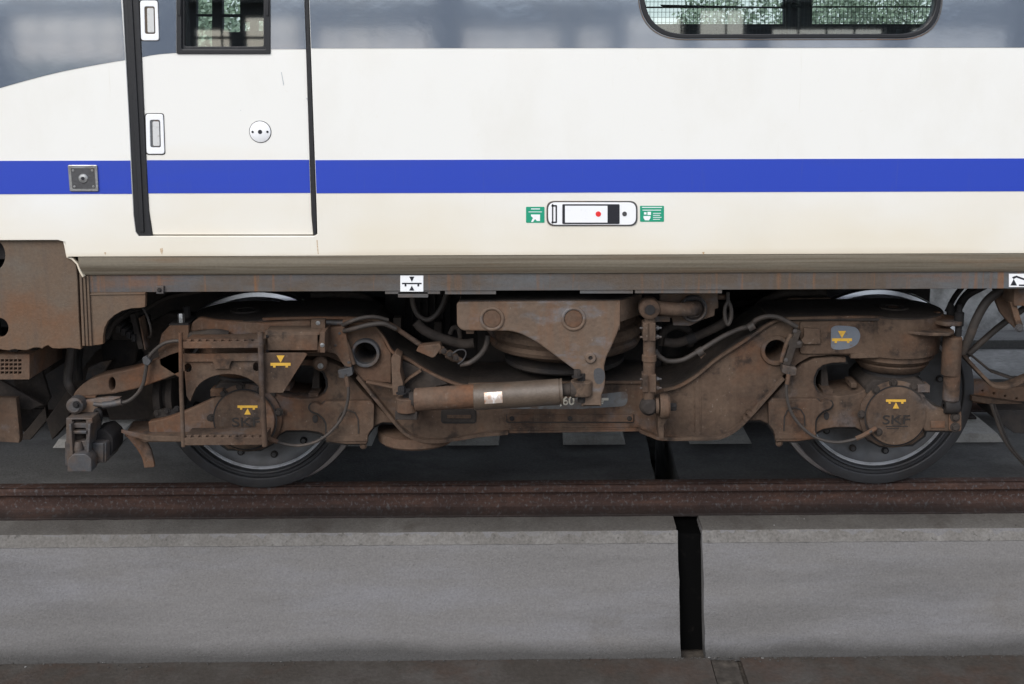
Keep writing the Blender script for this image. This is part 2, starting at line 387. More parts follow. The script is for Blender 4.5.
def subdiv_prof(prof, step=.06):
    out = []
    for i in range(len(prof)):
        a, b = Vector(prof[i]), Vector(prof[(i+1) % len(prof)])
        k = max(1, int((b-a).length/step))
        for j in range(k): out.append(tuple(a+(b-a)*j/k))
    return out
zt = -.137
yT = PZ(512, 530.5, zt).y                 # front edge of the top
zB = P(512, 544.3, yT-.028).z; yB = yT-.028  # bottom of the chamfer
yF = PZ(512, 662.5, -.672).y
NEAR = [(.30, zt), (yT, zt), (yB, zB), (yF, -.672), (.30, -.672)]
gx0, gx1 = P(678, 540, yB).x, P(702.5, 540, yB).x
def near_block(x0, x1, label):
    r = empty('concrete_plinth', ((x0+x1)/2, 0, -.67), label, 'concrete plinth', 'concrete plinths under the near rail')
    prof = [(.30, zt-.004), (yT, zt-.004), (yB, zB), (yF, -.672), (.30, -.672)]
    # body: front + ends; top dressed with a darker skin
    extrude_x('front_face', subdiv_prof([(-.05, zt-.02), (yT+.006, zt-.012), (yT-.002, zt-.006), (yB, zB), (yF+.012, -.60), (yF, -.64), (yF-.004, -.672), (-.05, -.672)], .05), x0, x1, 'concrete', r, rough=.0035)
    extrude_x('top_face', [(.30, zt-.03), (.30, zt+.002), (yT+.02, zt+.001), (yT+.001, zt-.006), (yT+.004, zt-.02)], x0+.004, x1-.004, 'concrete_top', r, rough=.003, seg=.05)
    extrude_x('chamfer', [(yT-.0005, zt-.0045), (yT+.012, zt-.02), (yB+.012, zB-.004), (yB-.0035, zB+.002)], x0+.002, x1-.002, 'concrete_edge', r, rough=.0022, seg=.03)
    return r
near_block(-6.0, gx0, 'long grey concrete plinth in the foreground, left of the dark joint gap')
near_block(gx1, 6.0, 'grey concrete plinth in the foreground, right of the dark joint gap')
# chamfer band slightly darker is carried by the top skin; black block paints shade into the joint gap
extrude_x('gap_shade_block', [(yB+.05, zt-.03), (yF+.09, -.668), (.1, -.668), (.1, zt-.03)], gx0+.002, gx1-.002, 'gap_shade_black', None, rough=.004, seg=.03)
tag(bpy.data.objects['gap_shade_block'], 'black block added as shade in the gap between the two foreground plinths', 'shade block')

# far plinth
yFar = 1.02
def far_block(x0, x1, label, pads):
    r = empty('concrete_plinth', ((x0+x1)/2, 1.5, -.67), label, 'concrete plinth', 'concrete plinths under the far rail')
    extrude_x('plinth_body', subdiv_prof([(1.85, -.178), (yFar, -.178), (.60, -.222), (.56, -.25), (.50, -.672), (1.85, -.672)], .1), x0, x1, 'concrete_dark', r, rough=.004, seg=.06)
    for cx in pads:
        if x0+.1 < cx < x1-.1:
            wd = .175
            me = bpy.data.meshes.new('pad')
            v = []
            for (zz, e, yy) in ((-.177, 0, yFar-.004), (-.138, .022, yFar+.03)):
                v += [(cx-wd+e, yy, zz), (cx+wd-e, yy, zz), (cx+wd-e, 1.80, zz), (cx-wd+e, 1.80, zz)]
            me.from_pydata(v, [], [(0, 1, 5, 4), (1, 2, 6, 5), (2, 3, 7, 6), (3, 0, 4, 7), (4, 5, 6, 7)])
            link('fastening_seat', me, 'concrete_pale', r, None)
    return r
pc0 = PZ(594, 440, -.165).x; ps = PZ(720, 440, -.165).x-pc0
pads = [pc0+ps*k for k in range(-9, 9)]
fx0, fx1 = P(648, 460, yFar-.03).x, P(671, 460, yFar-.03).x
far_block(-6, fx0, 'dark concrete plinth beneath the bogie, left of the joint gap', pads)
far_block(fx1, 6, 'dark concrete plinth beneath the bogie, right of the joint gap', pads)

# rails
def rail_prof(y, top=0.0):
    h = top
    top += .005
    half = [(.026, 0), (.032, -.003), (.0355, -.009), (.036, -.028), (.032, -.033), (.011, -.041), (.008, -.050), (.008, -.098), (.012, -.108), (.030, -.118), (.068, -.126), (.070, -.129), (.070, -.138)]
    return [(y+a, h+b) for a, b in half]+[(y-a, h+b) for a, b in half[::-1]]
for y, lab in ((0.0, 'rusty near rail running right across under the train wheels'), (1.5, 'far rail behind the bogie with spring clips along its foot')):
    r = empty('rail', (0, y, -.138), lab, 'rail')
    extrude_x('rail_body', rail_prof(y), -6, 6, 'rail_rust', r, seg=.5)
    box('running_surface', -6, 6, y-.024, y+.024, .004, .0062, 'rail_rust', r, bev=.0005)
    if y > 1:
        for cx in pads:
            if not -2.4 < cx < 2.6: continue
            b0 = box('base_plate', cx-.13, cx+.13, y-.20, y+.15, -.138, -.126, 'rail_rust', r)
            for s in (-1, 1):
                c = cx+s*.055
                wtube('spring_clip', [Vector((c-.035, y-.07, -.13)), Vector((c-.04, y-.14, -.12)), Vector((c-.02, y-.18, -.07)), Vector((c+.02, y-.18, -.07)), Vector((c+.04, y-.14, -.12)), Vector((c+.035, y-.07, -.13))], .008, 'grime_and_shade', b0, n=6, k=3)
            bolt(0, 0, 0, .016, b0, 'grime_and_shade', h=.05, world=Vector((cx, y-.13, -.13)), axis=(0, 0, 1), name='rail_bolt')

# rust-stained slabs in front of the near plinth
ys1 = yF-.006
xa, xb = PZ(714, 672, -.655).x, PZ(745, 672, -.655).x
for x0, x1, lab in ((-6, xa, 'rust-stained brown slab along the bottom edge, left of the dark patch'), (xb, 6, 'rust-stained brown slab along the bottom edge, right of the dark patch')):
    t = extrude_x('track_slab', [(ys1, -.675), (ys1, -.655), (ys1-.9, -.650), (ys1-.9, -.675)], x0, x1, 'rusty_slab', None, rough=.003, seg=.08)
    tag(t, lab, 'slab', 'rusty slabs along the bottom edge')
tag(extrude_x('joint_cover', [(ys1-.002, -.676), (ys1-.002, -.664), (ys1-.9, -.664), (ys1-.9, -.676)], xa+.004, xb-.02, 'track_ground', None, rough=.004), 'small dark joint cover between the two rust-stained bottom slabs', 'joint cover')

# grit collected along the foot of the near plinth and in the joints
bm = bmesh.new()
for k in range(420):
    x = random.uniform(-2.6, 2.9)
    if random.random() < .35: x = random.uniform(.55, 2.2)
    y = ys1-abs(random.gauss(0, .018))+.004; r_ = random.uniform(.0012, .0055)
    if k % 5 == 0: y = random.uniform(yT+.01, -.09)
    z = -.652 if y < -.3 else zt+.002
    bmesh.ops.create_icosphere(bm, subdivisions=1, radius=r_ if z < -.3 else r_*.6, matrix=Matrix.Translation((x, y, z)) @ Matrix.Diagonal((random.uniform(.7, 1.6), 1, .7, 1)))
me = bpy.data.meshes.new('g'); bm.to_mesh(me); bm.free()
tag(link('grit', me, 'grit', None, None), 'scattered dark and pale grit along the foot and top of the foreground plinths', 'grit', kind='stuff')

# far platform wall with a lower ledge
wl = empty('platform_wall', (0, 2.5, -.6), 'pale concrete platform wall seen through the gap behind the train', 'wall')
box('wall_face', -14, 14, 4.2, 4.5, -.68, .82, 'wall_concrete', wl, bev=.01)
box('ledge', -14, 14, 2.05, 3.1, -.66, -.115, 'ledge_concrete', wl, bev=.012)
box('ledge_shade_strip', -14, 14, 2.80, 3.095, -.115, -.05, 'concrete_dark', wl, bev=.006)  # dark strip painting in the shadow band at the back of the ledge
tag(box('platform', -14, 14, 4.18, 9, .82, .90, 'concrete', None), kind='structure')

# the station side behind the camera (seen in the paintwork and the glass)
tag(box('platform', -14, 14, -9.5, -4.35, -.65, .02, 'concrete', None, bev=.02), kind='structure')
for i, x in enumerate((-3.6, -.9, 2.1, 4.7)):
    p = empty('canopy_column', (x, -7.6, .02), ('first', 'second', 'third', 'fourth')[i]+' dark steel canopy column from the left on the platform behind the viewer', 'column', 'canopy columns')
    box('shaft', x-.12, x+.12, -7.72, -7.48, .03, 4.5, 'station_dark', p)
    box('base', x-.2, x+.2, -7.8, -7.4, .02, .12, 'station_dark', p)
bl = empty('station_building', (0, -45, -.7), 'low dark station building with a row of open gridded windows behind the viewer', 'building')
wins = []
xx = -36.0; rs = random.Random(5)
while xx < 34:
    w_ = rs.choice((1.6, 2.6, 4.2, 5.0)); wins.append((xx, xx+w_, rs.choice((.6, 1.0, 1.6)), rs.choice((3.1, 3.6, 3.9)))); xx += w_+rs.choice((.5, 1.0, 2.6))
plate('wall', [(-40, -.7), (40, -.7), (40, 4.1), (-40, 4.1)], -45.3, -45.0, 'station_dark', bl, holes=[[(a, c), (b, c), (b, dd), (a, dd)] for a, b, c, dd in wins], world=True, bev=.01)
for a, b, c, dd in wins:
    f = plate('window', [(a, c), (b, c), (b, dd), (a, dd)], -45.2, -45.12, 'station_plaster', bl, holes=[[(a+.12, c+.12), (b-.12, c+.12), (b-.12, dd-.12), (a+.12, dd-.12)]], world=True, bev=.003)
    box('transom_bar', a, b, -45.11, -45.02, 2.6, 2.72, 'station_dark', f)
    for k in range(1, int((b-a)/1.2)+1): box('mullion', a+k*1.2-.04, a+k*1.2+.04, -45.11, -45.02, c, dd, 'station_dark', f)
box('roof', -41, 41, -47, -44.4, 4.1, 4.3, 'station_dark', bl)

def leafy(name, cx, cy, z0, z1, rad, label, grp, n=13000, ls=.11):
    r = empty(name, (cx, cy, 0), label, 'tree', grp)
    wtube('trunk', [Vector((cx, cy, 0)), Vector((cx+.1, cy, z0*.6)), Vector((cx-.1, cy, (z0+z1)/2))], [.22, .16, .06], 'bark', r)
    bm = bmesh.new()
    cl = [(Vector((cx+random.uniform(-1, 1)*rad, cy+random.uniform(-1, 1)*rad, random.uniform(z0, z1))), random.uniform(.4, .9)*rad*.6) for _ in range(22)]
    for _ in range(n):
        c, q = random.choice(cl)
        v = Vector([random.gauss(0, 1) for _ in range(3)]).normalized()*q*random.uniform(.6, 1)
        c = c+v; a = Vector([random.gauss(0, 1) for _ in range(3)]).normalized(); b = a.orthogonal().normalized()
        bm.faces.new([bm.verts.new(c+a*ls), bm.verts.new(c+b*ls*.5), bm.verts.new(c-a*ls*.6), bm.verts.new(c-b*ls*.5)])
    me = bpy.data.meshes.new('c'); bm.to_mesh(me); bm.free(); link('crown', me, 'leaf', r, None)
for i, x in enumerate((-9.5, -5.0, -.5, 3.8, 8.6)):
    leafy('tree', x*2.2, 30+random.uniform(-1, 1.5), .8, 3.4+random.random()*.9, 3.2, ('first', 'second', 'third', 'fourth', 'fifth')[i]+' leafy green tree from the left behind the far platform, seen through the train windows', 'trees behind the far platform')

# ================================================================== CARRIAGE
YB = -.72
car = empty('railway_carriage', (XM, .75, 1.0), 'cream white railway carriage with a blue stripe, grey window band and sliding door', 'railway carriage')
XL, XR = -6.0, 6.0
z_white = ZC(255.2, YB); z_st0, z_st1 = ZC(192.7, YB), ZC(159.6, YB); z_gw = ZC(48.0, YB)
z_top = 2.95
# door opening (frame) in pixels
door_hole = [(122.5, -140, 0), (128, 60, 0), (135, 236.5, 2), (317, 236.5, 2), (308.5, 0, 0), (305, -140, 0)]
door_hole = [(118, -140), (122.5, 0), (129, 120), (133.5, 215), (135.5, 232), (138.5, 236.3), (314, 236.3), (317.3, 234), (316.8, 215), (309, 0), (304.5, -140)]
win_hole_px = rnd([(636, -75, 24), (943, -75, 24), (942, 12, 20), (918, 38.5, 26), (664, 38.5, 26), (638, 10, 20)], 20, 6)
win_hole_px = rnd([(638, -75, 30), (942, -75, 30), (941, 38.2, 42), (640, 38.6, 46)], 30, 10)
zw = z_white
zc = .0
bx = P(66, 250, YB).x
body_outline = [(XL, ZC(238.5, YB)), (P(63, 240, YB).x-.02, ZC(238.5, YB)), (P(65, 241, YB).x, ZC(240.5, YB)), (P(66.5, 250, YB).x, z_white-.003), (P(69, 256, YB).x, z_white), (XR, z_white), (XR, z_top), (XL, z_top)]
plate('body_side', body_outline, YB, YB+.05, 'white_paint', car, holes=[xz(door_hole, YB), xz(win_hole_px, YB)], world=True, bev=.002)
# lower dirtier strip of paint is part of the paint; far side, roof and floor
far_wins = []
box('floor', XL, XR, YB+.06, 2.2, z_white-.02, z_white+.06, 'grime_and_shade', car)
hplate('roof', [(XL, YB+.02), (XR, YB+.02), (XR, 2.2), (XL, 2.2)], z_top, z_top+.25, 'grey_metal', car)
# far side wall with window openings
YFW = 2.15
def fr(x0, y0, x1, y1): return xz([(x0, y0), (x1, y0), (x1, y1), (x0, y1)], YFW)
fwin = [fr(196, -60, 212, 49), fr(222, -60, 240, 14), fr(222, 17, 240, 32), fr(243, 22, 250, 31), fr(257, 21, 263, 31), fr(600, -60, 784, 24), fr(812, -60, 990, 24), fr(198, 55, 200, 60)]
plate('far_side', [(XL, z_white), (XR, z_white), (XR, z_top), (XL, z_top)], YFW, YFW+.05, 'interior', car, holes=fwin[:-1], world=True, bev=.001)
for x0, y0, x1, y1 in ((196, 14, 212, 16.5), (600, 6.5, 784, 8), (812, 6, 990, 7.5)):
    plate('window_bar', prect(x0, y0, x1, y1), YFW-.02, YFW+.02, 'interior', car)
# seat backs inside
for k in range(5):
    sx = P(690+k*60, 30, .6).x
    plate('seat_back', rnd(prect(655+k*62, 27, 695+k*62, 90), 5), .5, .62, 'interior', car)
# blue stripes, grey band (thin vinyl and paint layers)
def xat(px, z, Y=YB):
    lo, hi = -100, 500
    for _ in range(30):
        mid = (lo+hi)/2
        if P(px, mid, Y).z > z: lo = mid
        else: hi = mid
    return P(px, lo, Y).x
dl = lambda z: xat(126.5+ (0), z); TH = .0016
def edge_x(z, side):
    # x of the door frame outer edge at height z
    pts = xz(door_hole[:5] if side < 0 else door_hole[8:][::-1], YB)
    pts = sorted(pts, key=lambda p: p[1])
    for a, b in zip(pts, pts[1:]):
        if a[1] <= z <= b[1]: return a[0]+(b[0]-a[0])*(z-a[1])/(b[1]-a[1])
    return pts[0][0]
plate('blue_stripe', [(XL, z_st0), (edge_x(z_st0, -1)-.002, z_st0), (edge_x(z_st1, -1)-.002, z_st1), (XL, z_st1)], YB-TH, YB, 'blue_paint', car, bev=0, world=True)
plate('blue_stripe', [(edge_x(z_st0, 1)+.002, z_st0), (XR, z_st0), (XR, z_st1), (edge_x(z_st1, 1)+.002, z_st1)], YB-TH, YB, 'blue_paint', car, bev=0, world=True)
gl_ = smooth([Vector((*q, 0)) for q in xz([(-60, 104), (-25, 96), (0, 88), (30, 79.5), (60, 72), (90, 66), (124, 60)], YB)], 4)
plate('grey_band', [(XL, z_top-.01), (XL, gl_[0].y)]+[(v.x, v.y) for v in gl_[:-1]]+[(edge_x(gl_[-1].y, -1)-.002, gl_[-1].y), (edge_x(z_top-.2, -1)-.002, z_top-.01)], YB-TH, YB, 'grey_paint', car, bev=0, world=True)
plate('grey_band', [(edge_x(z_gw, 1)+.002, z_gw), (XR, z_gw), (XR, z_top-.01), (edge_x(z_top-.2, 1)+.002, z_top-.01)], YB-TH, YB, 'grey_paint', car, bev=0, world=True, holes=[xz(win_hole_px, YB)])
# thin bright line under the grey band
# door
dr_ = plate('door', [(134, -140), (139.3, 0), (142, 60), (146.4, 160), (149, 210), (152.8, 234.6), (313.2, 234.6), (311.5, 215), (304.5, 0), (300, -140)], YB+.012, YB+.05, 'white_paint', car, holes=[prect(176.5, -120, 270, 53.5)], bev=.002)
YD = YB+.012
ds0, ds1 = z_st0, z_st1
def dx(px, z): return xat(px, z, YD)
plate('blue_stripe', [(dx(148.4, ds0), ds0), (dx(310.3, ds0), ds0), (dx(309.2, ds1), ds1), (dx(147, ds1), ds1)], YD-TH, YD, 'blue_paint', dr_, bev=0, world=True)
plate('grey_patch', [(142.2, 57), (150, 55.4), (160, 54), (176, 52.8), (176, -140), (134.3, -140), (139.6, 0)], YD-TH, YD, 'grey_paint', dr_, bev=0)
plate('grey_patch', [(270.5, 49), (306, 49), (304.2, 0), (300, -140), (270.5, -140)], YD-TH, YD, 'grey_paint', dr_, bev=0)
plate('rubber_seal', [(115.5, -139), (120, 0), (126.4, 120), (131.9, 215), (134.2, 231), (138, 237), (152.2, 235.8), (148.6, 210), (146, 160), (141.6, 60), (138.9, 0), (133.6, -139)], YB+.006, YB+.05, 'rubber', car, bev=.003, label='wide black rubber seal along the left edge of the sliding door')
plate('seal_ridge', [(123, -139), (127, 0), (133.5, 120), (139.5, 232), (144, 232), (138.5, 120), (132, 0), (128, -139)], YB+.001, YB+.012, 'rubber', car, bev=.002)
plate('rubber_seal', [(300.7, -139), (305.2, 0), (312.2, 215), (313.8, 235), (316.4, 235), (316.2, 215), (308.4, 0), (304, -139)], YB+.003, YB+.05, 'rubber', car, bev=.002, label='narrow black rubber seal down the right edge of the sliding door')
box('door_backing', P(118, 100, YB).x, P(318, 100, YB).x, YB+.052, YB+.06, ZC(238, YB), ZC(58, YB), 'rubber', car)
plate('door_backing', [(117, 58), (150, 58), (150, -140), (117, -140)], YB+.052, YB+.06, 'rubber', car)
# door window
wf = plate('window_frame', rnd(prect(176.5, -122, 270.3, 54), 1.5), YD-.006, YD+.03, 'window_frame', dr_, holes=[rnd(prect(181.5, -116, 266, 49.5), 2)], bev=.002)
plate('inner_rim', rnd(prect(181, -117, 266.5, 50), 2), YD+.004, YD+.03, 'rubber', dr_, holes=[rnd(prect(184.5, -112, 263.5, 46.5), 2)], bev=.002)
plate('glass', prect(184, -114, 264, 47), YD+.016, YD+.02, 'glass', dr_, bev=0)
for x in (177.5, 265.5):
    plate('window_catch', prect(x, -6, x+3.2, 16), YD-.010, YD-.005, 'window_frame', dr_)
# recessed handles
for (cx, cy) in ((149.5, 20.5), (155, 134)):
    h_ = plate('handle', rnd([(cx-9.6, cy-20), (cx+8, cy-20), (cx+9.5, cy+20), (cx-8.5, cy+20)], 3, 4), YD-.005, YD+.02, 'decal_white', dr_, holes=[rnd([(cx-5.2, cy-14), (cx+5, cy-14), (cx+5.8, cy+13.5), (cx-4.6, cy+13.5)], 2, 3)], bev=.002)
    plate('grip_recess', prect(cx-5.6, cy-14.5, cx+6, cy+14), YD-.0024, YD-.0018, 'solebar_grey', h_, bev=0)
    plate('grip', rnd([(cx-2.6, cy-12.5), (cx+4, cy-12.5), (cx+4.8, cy+12), (cx-2, cy+12)], 1.5, 3), YD-.0046, YD-.0024, 'handle_grey', h_, bev=.001)
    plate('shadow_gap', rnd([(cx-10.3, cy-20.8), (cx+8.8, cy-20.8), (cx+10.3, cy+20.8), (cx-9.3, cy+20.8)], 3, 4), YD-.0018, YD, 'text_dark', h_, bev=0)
# round lock plate
lk = P(260.3, 131.8, YD)
lp = lathe('lock_plate', [(0, .004), (.038, .004), (.0395, .003), (.0395, 0)], lk, FRONT, 'decal_white', dr_, n=40)
lathe('rim_gap', [(0, .0009), (.042, .0009), (.042, 0)], lk, FRONT, 'text_dark', lp, n=40)
lathe('keyhole', [(0, .0052), (.008, .0052), (.008, .003)], lk, FRONT, 'decal_black', lp, n=16)
for s in (-1, 1): lathe('screw', [(0, .0052), (.0045, .0052), (.0045, .003)], lk+Vector((s*.028, 0, 0)), FRONT, 'decal_black', lp, n=12)
# square socket on the stripe
sq = plate('key_socket', rnd([(67.5, 165), (97, 165), (98.5, 191.5), (69.5, 191.5)], 1.5), YB-.008, YB-.0017, 'alloy', car, bev=.002)
plate('inner_plate', rnd([(70.5, 168), (94.3, 168), (95.6, 188.8), (72.3, 188.8)], 1), YB-.009, YB-.008, 'grey_metal', sq, bev=.0004)
sc_ = P(83.2, 178.4, YB-.009)
lathe('socket', [(.0, .001), (.006, .001), (.007, .004), (.016, .003), (.018, 0)], sc_, FRONT, 'alloy', sq, n=24)
lathe('socket_hole', [(0, .0035), (.006, .0035), (.006, 0)], sc_, FRONT, 'decal_black', sq, n=16)
for a in ((73, 170.5), (92.2, 170.5), (74.5, 186.5), (93.4, 186.5)): bolt(a[0], a[1], YB-.009, .003, sq, 'alloy')
# emergency release box
eb = plate('release_box', rnd(prect(546.5, 201, 637.5, 226), 8, 6), YB-.004, YB-.0002, 'grey_metal', car, bev=.001)
plate('cover_plate', rnd(prect(548.2, 202.4, 636, 224.8), 7.4, 6), YB-.006, YB-.004, 'decal_white', eb, bev=.001)
plate('slot_frame', rnd(prect(562.3, 204.2, 619.6, 224), 1, 2), YB-.0075, YB-.006, 'decal_black', eb, bev=.0003)
plate('slot_panel', prect(565, 205.8, 607.5, 222.6), YB-.0088, YB-.0075, 'decal_white', eb, bev=.0003)
lathe('red_dot', [(0, .001), (.0105, .001), (.0105, 0)], P(598.3, 214, YB-.0088), FRONT, 'decal_red', eb, n=24)
lathe('latch', [(0, .001), (.005, .001), (.007, .003), (.009, .002), (.009, 0)], P(624.5, 213.8, YB-.006), FRONT, 'grey_metal', eb, n=20)
multi('hinge', [prect(552, 204, 553.3, 223.5), prect(555.5, 206, 557, 222.5), prect(551.5, 205, 556.8, 206.6), prect(551.5, 221.6, 556.8, 223)], YB-.007, YB-.006, 'decal_black', eb)
# green stickers
gs = plate('green_sticker', rnd(prect(526, 206.8, 544.5, 222.8), 1), YB-.001, YB-.0001, 'decal_green', car, bev=0)
multi('pictogram', [[(531, 214.5), (540, 214.5), (540, 221), (537, 221), (535, 219), (533, 222), (531, 222), (533, 218), (531, 216)], prect(531, 208.5, 540, 209.4), prect(528.5, 211.6, 542, 212.2)], YB-.0014, YB-.001, 'decal_white', gs)
gs = plate('green_sticker', rnd(prect(640, 205.8, 664, 221.8), 1), YB-.001, YB-.0001, 'decal_green', car, bev=0)
multi('pictogram', [prect(642, 207, 662, 207.8), prect(642.5, 209.8, 661, 210.5), prect(644, 212.2, 646.5, 214.5), prect(647.5, 211.8, 651, 215), [(643.5, 216), (650.5, 216), (650.5, 218), (649, 220.3), (645, 220.3), (643.5, 218)], prect(653, 213, 661, 213.6), prect(653, 215, 660, 215.6), prect(653, 217, 661.5, 217.6), prect(653, 219, 660, 219.6)], YB-.0014, YB-.001, 'decal_white', gs)
# small rust spots, runs and scuffs on the paint
for pts in ([(160, 248.5), (162.5, 248), (163, 251), (161.8, 254.5), (160.4, 252)], [(316.6, 240), (317.4, 240), (317.9, 247), (318.6, 254), (317.8, 254), (317.0, 247)], [(104, 252.5), (106, 252.3), (105.4, 255)], [(702, 252.2), (704.6, 252), (703.6, 255)]):
    plate('rust_spot', pts, YB-.0007, YB, 'rust_stain', car, bev=0)
for pts in ([(281, 72), (281.6, 72), (284, 84), (283.4, 86)], [(306, 98), (307.3, 97.6), (307.2, 100.5)], [(240, 110), (241, 110), (241, 110.8)]):
    plate('scuff', pts, YD-.0007, YD, 'scuff_grey', dr_, bev=0)
# big window
win_in = rnd([(643, -70, 26), (937, -70, 26), (936.5, 33.8, 38), (645, 34.2, 42)], 30, 10)
wn = plate('window', win_hole_px, YB-.006, YB+.05, 'window_frame', car, holes=[win_in], bev=.003)
plate('rim', rnd([(636.4, -77, 30), (943.6, -77, 30), (942.6, 39.9, 43), (638.4, 40.3, 47)], 30, 10), YB-.0035, YB-.0018, 'solebar_grey', wn, holes=[rnd([(637.5, -75.5, 30), (942.5, -75.5, 30), (941.5, 38.7, 42), (639.5, 39.1, 46)], 30, 10)], bev=.0004)
plate('glass', win_in, YB+.012, YB+.016, 'glass', wn, bev=0)
# fine woven sun screen behind the glass
polys = []
ym = YB+.05
x = 642
zlo, zhi = ZC(38, ym), z_top-.3
xs0, xs1 = P(638, 0, ym).x, P(941, 0, ym).x
k = xs0
while k < xs1:
    polys.append([(k, zlo), (k+.0015, zlo), (k+.0015, zhi), (k, zhi)]); k += .0150
k = zlo
while k < ZC(-10, ym):
    polys.append([(xs0, k), (xs1, k), (xs1, k+.0015), (xs0, k+.0015)]); k += .0190
o = multi('screen_mesh', polys, ym, ym+.002, 'station_dark', wn, px=False); o['kind'] = 'stuff'
plate('window_post', prect(787, -75, 791.5, 36), YB+.03, YB+.07, 'window_frame', wn)
plate('window_post', prect(801, -75, 810, 36), YB+.06, YB+.12, 'window_frame', wn)
plate('window_post', prect(784, 4, 812, 7), YB+.06, YB+.12, 'window_frame', wn)
plate('lower_rail', rnd(prect(646, 26.5, 934, 29)), YB+.14, YB+.17, 'interior', wn)
plate('blind_edge', [(660, 4.5), (786, 7), (786, 8.6), (662, 6.5)], YB+.14, YB+.15, 'interior', wn)

# dirty rounded sill below the paint, solebar
xS = P(72, 258, YB).x
prof = [(YB+.002, z_white-.0015), (YB+.004, z_white-.02), (YB+.010, z_white-.04), (YB+.013, z_white-.047), (YB+.018, z_white-.072), (YB+.028, z_white-.084), (YB+.08, z_white-.086), (YB+.08, z_white-.0015)]
z_sb = ZC(273.6, YB+.025)
prof = [(YB+.002, z_white-.0015), (YB+.004, z_white-(z_white-z_sb)*.3), (YB+.009, z_white-(z_white-z_sb)*.55), (YB+.012, z_white-(z_white-z_sb)*.62), (YB+.018, z_sb+.012), (YB+.028, z_sb), (YB+.08, z_sb), (YB+.08, z_white-.0015)]
extrude_x('sill', prof, P(78, 260, YB).x, XR, 'dirty_edge', car, seg=.5)
z_bot = ZC(290.6, YB+.035); YS = YB+.035
# solebar with fine lower lip pieces
plate('solebar', [(P(85, 280, YS).x, z_sb-.001), (XR, z_sb-.001), (XR, z_bot), (P(85, 280, YS).x, z_bot)], YS, YS+.04, 'solebar_grey', car, world=True, bev=.002)
for a, b, c, dd in ((385, 440, 291, 294), (398, 428, 294, 297.5), (445, 496, 291, 294.3), (580, 633, 290, 293.5), (635, 722, 289.5, 293.3)):
    plate('lip_plate', prect(a, c-2, b, dd), YS+.004, YS+.03, 'solebar_grey', car, bev=.001)
box('underfloor', XL, XR, YS+.045, 2.15, z_bot+.045, z_bot+.09, 'grime_and_shade', car)
# jacking sign on the solebar
def jack_sign(x0, y0, x1, y1, cx, full=True):
    sg = plate('jacking_sign', prect(x0, y0, x1, y1), YS-.0025, YS-.0004, 'decal_white', car, bev=.0003)
    s = (x1-x0)/23.0
    polys = [[(cx-2.6, y0+1.0), (cx+2.6, y0+1.0), (cx, y0+6.2)], [(cx-2.6, y1-1.0), (cx+2.6, y1-1.0), (cx, y1-6)], prect(cx-9.8, y0+7.2, cx+9.8, y0+8.6), prect(cx-7.2, y0+8.6, cx-5.4, y0+10.8), prect(cx+5.6, y0+8.6, cx+7.4, y0+10.8)]
    multi('symbol', polys, YS-.0032, YS-.0025, 'decal_black', sg); return sg
jack_sign(400.3, 275.6, 423.3, 291.6, 411.8)
sg = plate('lifting_sign', prect(1009, 273.8, 1034, 287), YS-.0025, YS-.0004, 'decal_white', car, bev=.0003)
multi('symbol', [[(1010.5, 285.5), (1013.8, 279), (1017, 285.5)], [(1012, 277.2), (1016.5, 275.6), (1030, 280.5), (1030, 282.2), (1016.5, 277.6), (1013.5, 279)], prect(1019, 284.5, 1030, 286)], YS-.0032, YS-.0025, 'decal_black', sg)
# small clip on solebar
bk = plate('bracket', prect(156, 286, 163.5, 294), YS-.012, YS, 'grey_metal', car); bolt(159.5, 290, YS-.012, .006, bk, 'grime_and_shade')

# left skirt (brown equipment panel)
YK = YB+.02
ragged = [(x, 349.2+1.0*math.sin(x*.11)+.7*math.sin(x*.31)+random.uniform(-.3, .3)) for x in range(-120, 44, 3)]
ragged += [(44, 347), (48, 345.4), (52, 348.4), (60, 348.8), (70, 348), (80, 349.5)]
sk = plate('skirt_panel', [(-120, 236)]+ragged+[(81, 349), (79, 320), (77.5, 280), (76, 265), (72, 257.5), (67, 254), (64.5, 241), (63, 236)], YK, YK+.03, 'skirt_brown', car, holes=[circ(-5, 255.5, 10, 24, 14.5), circ(-1.5, 328, 9.8, 20, 10)], bev=.003)
plate('panel_lip', ribbon([(63.5, 240), (65, 246), (67, 257), (72, 259), (77, 264), (80, 272), (83, 277)], 1.8), YK-.012, YK+.01, 'white_paint', sk, bev=.002)
box('recess_back', P(-60, 300, .0).x, P(30, 300, 0).x, -.3, -.28, .75, 1.2, 'grime_and_shade', sk)
for i, x in enumerate((80.5, 84, 87.5)):
    plate('edge_fold', [(x-1.3, 274+i), (x+.9, 274+i), (x+4.3, 346), (x+1.6, 346)], YK-.004+i*.006, YK+.02, 'skirt_brown', sk, bev=.002)
cut = [(84, 273.6), (146, 273.6), (145, 307), (140, 308), (131, 308.5), (122, 311), (114, 315.5), (108, 321), (104.5, 328), (103, 336), (103, 344), (98, 345), (92, 345.5), (88, 344)]
cp = plate('corner_panel', cut, YS+.002, YS+.025, 'skirt_brown', car, bev=.002)
plate('weld_strip', ribbon([(86, 294.6), (145, 293.8)], 1.2), YS-.003, YS+.003, 'skirt_brown', cp, bev=.001)

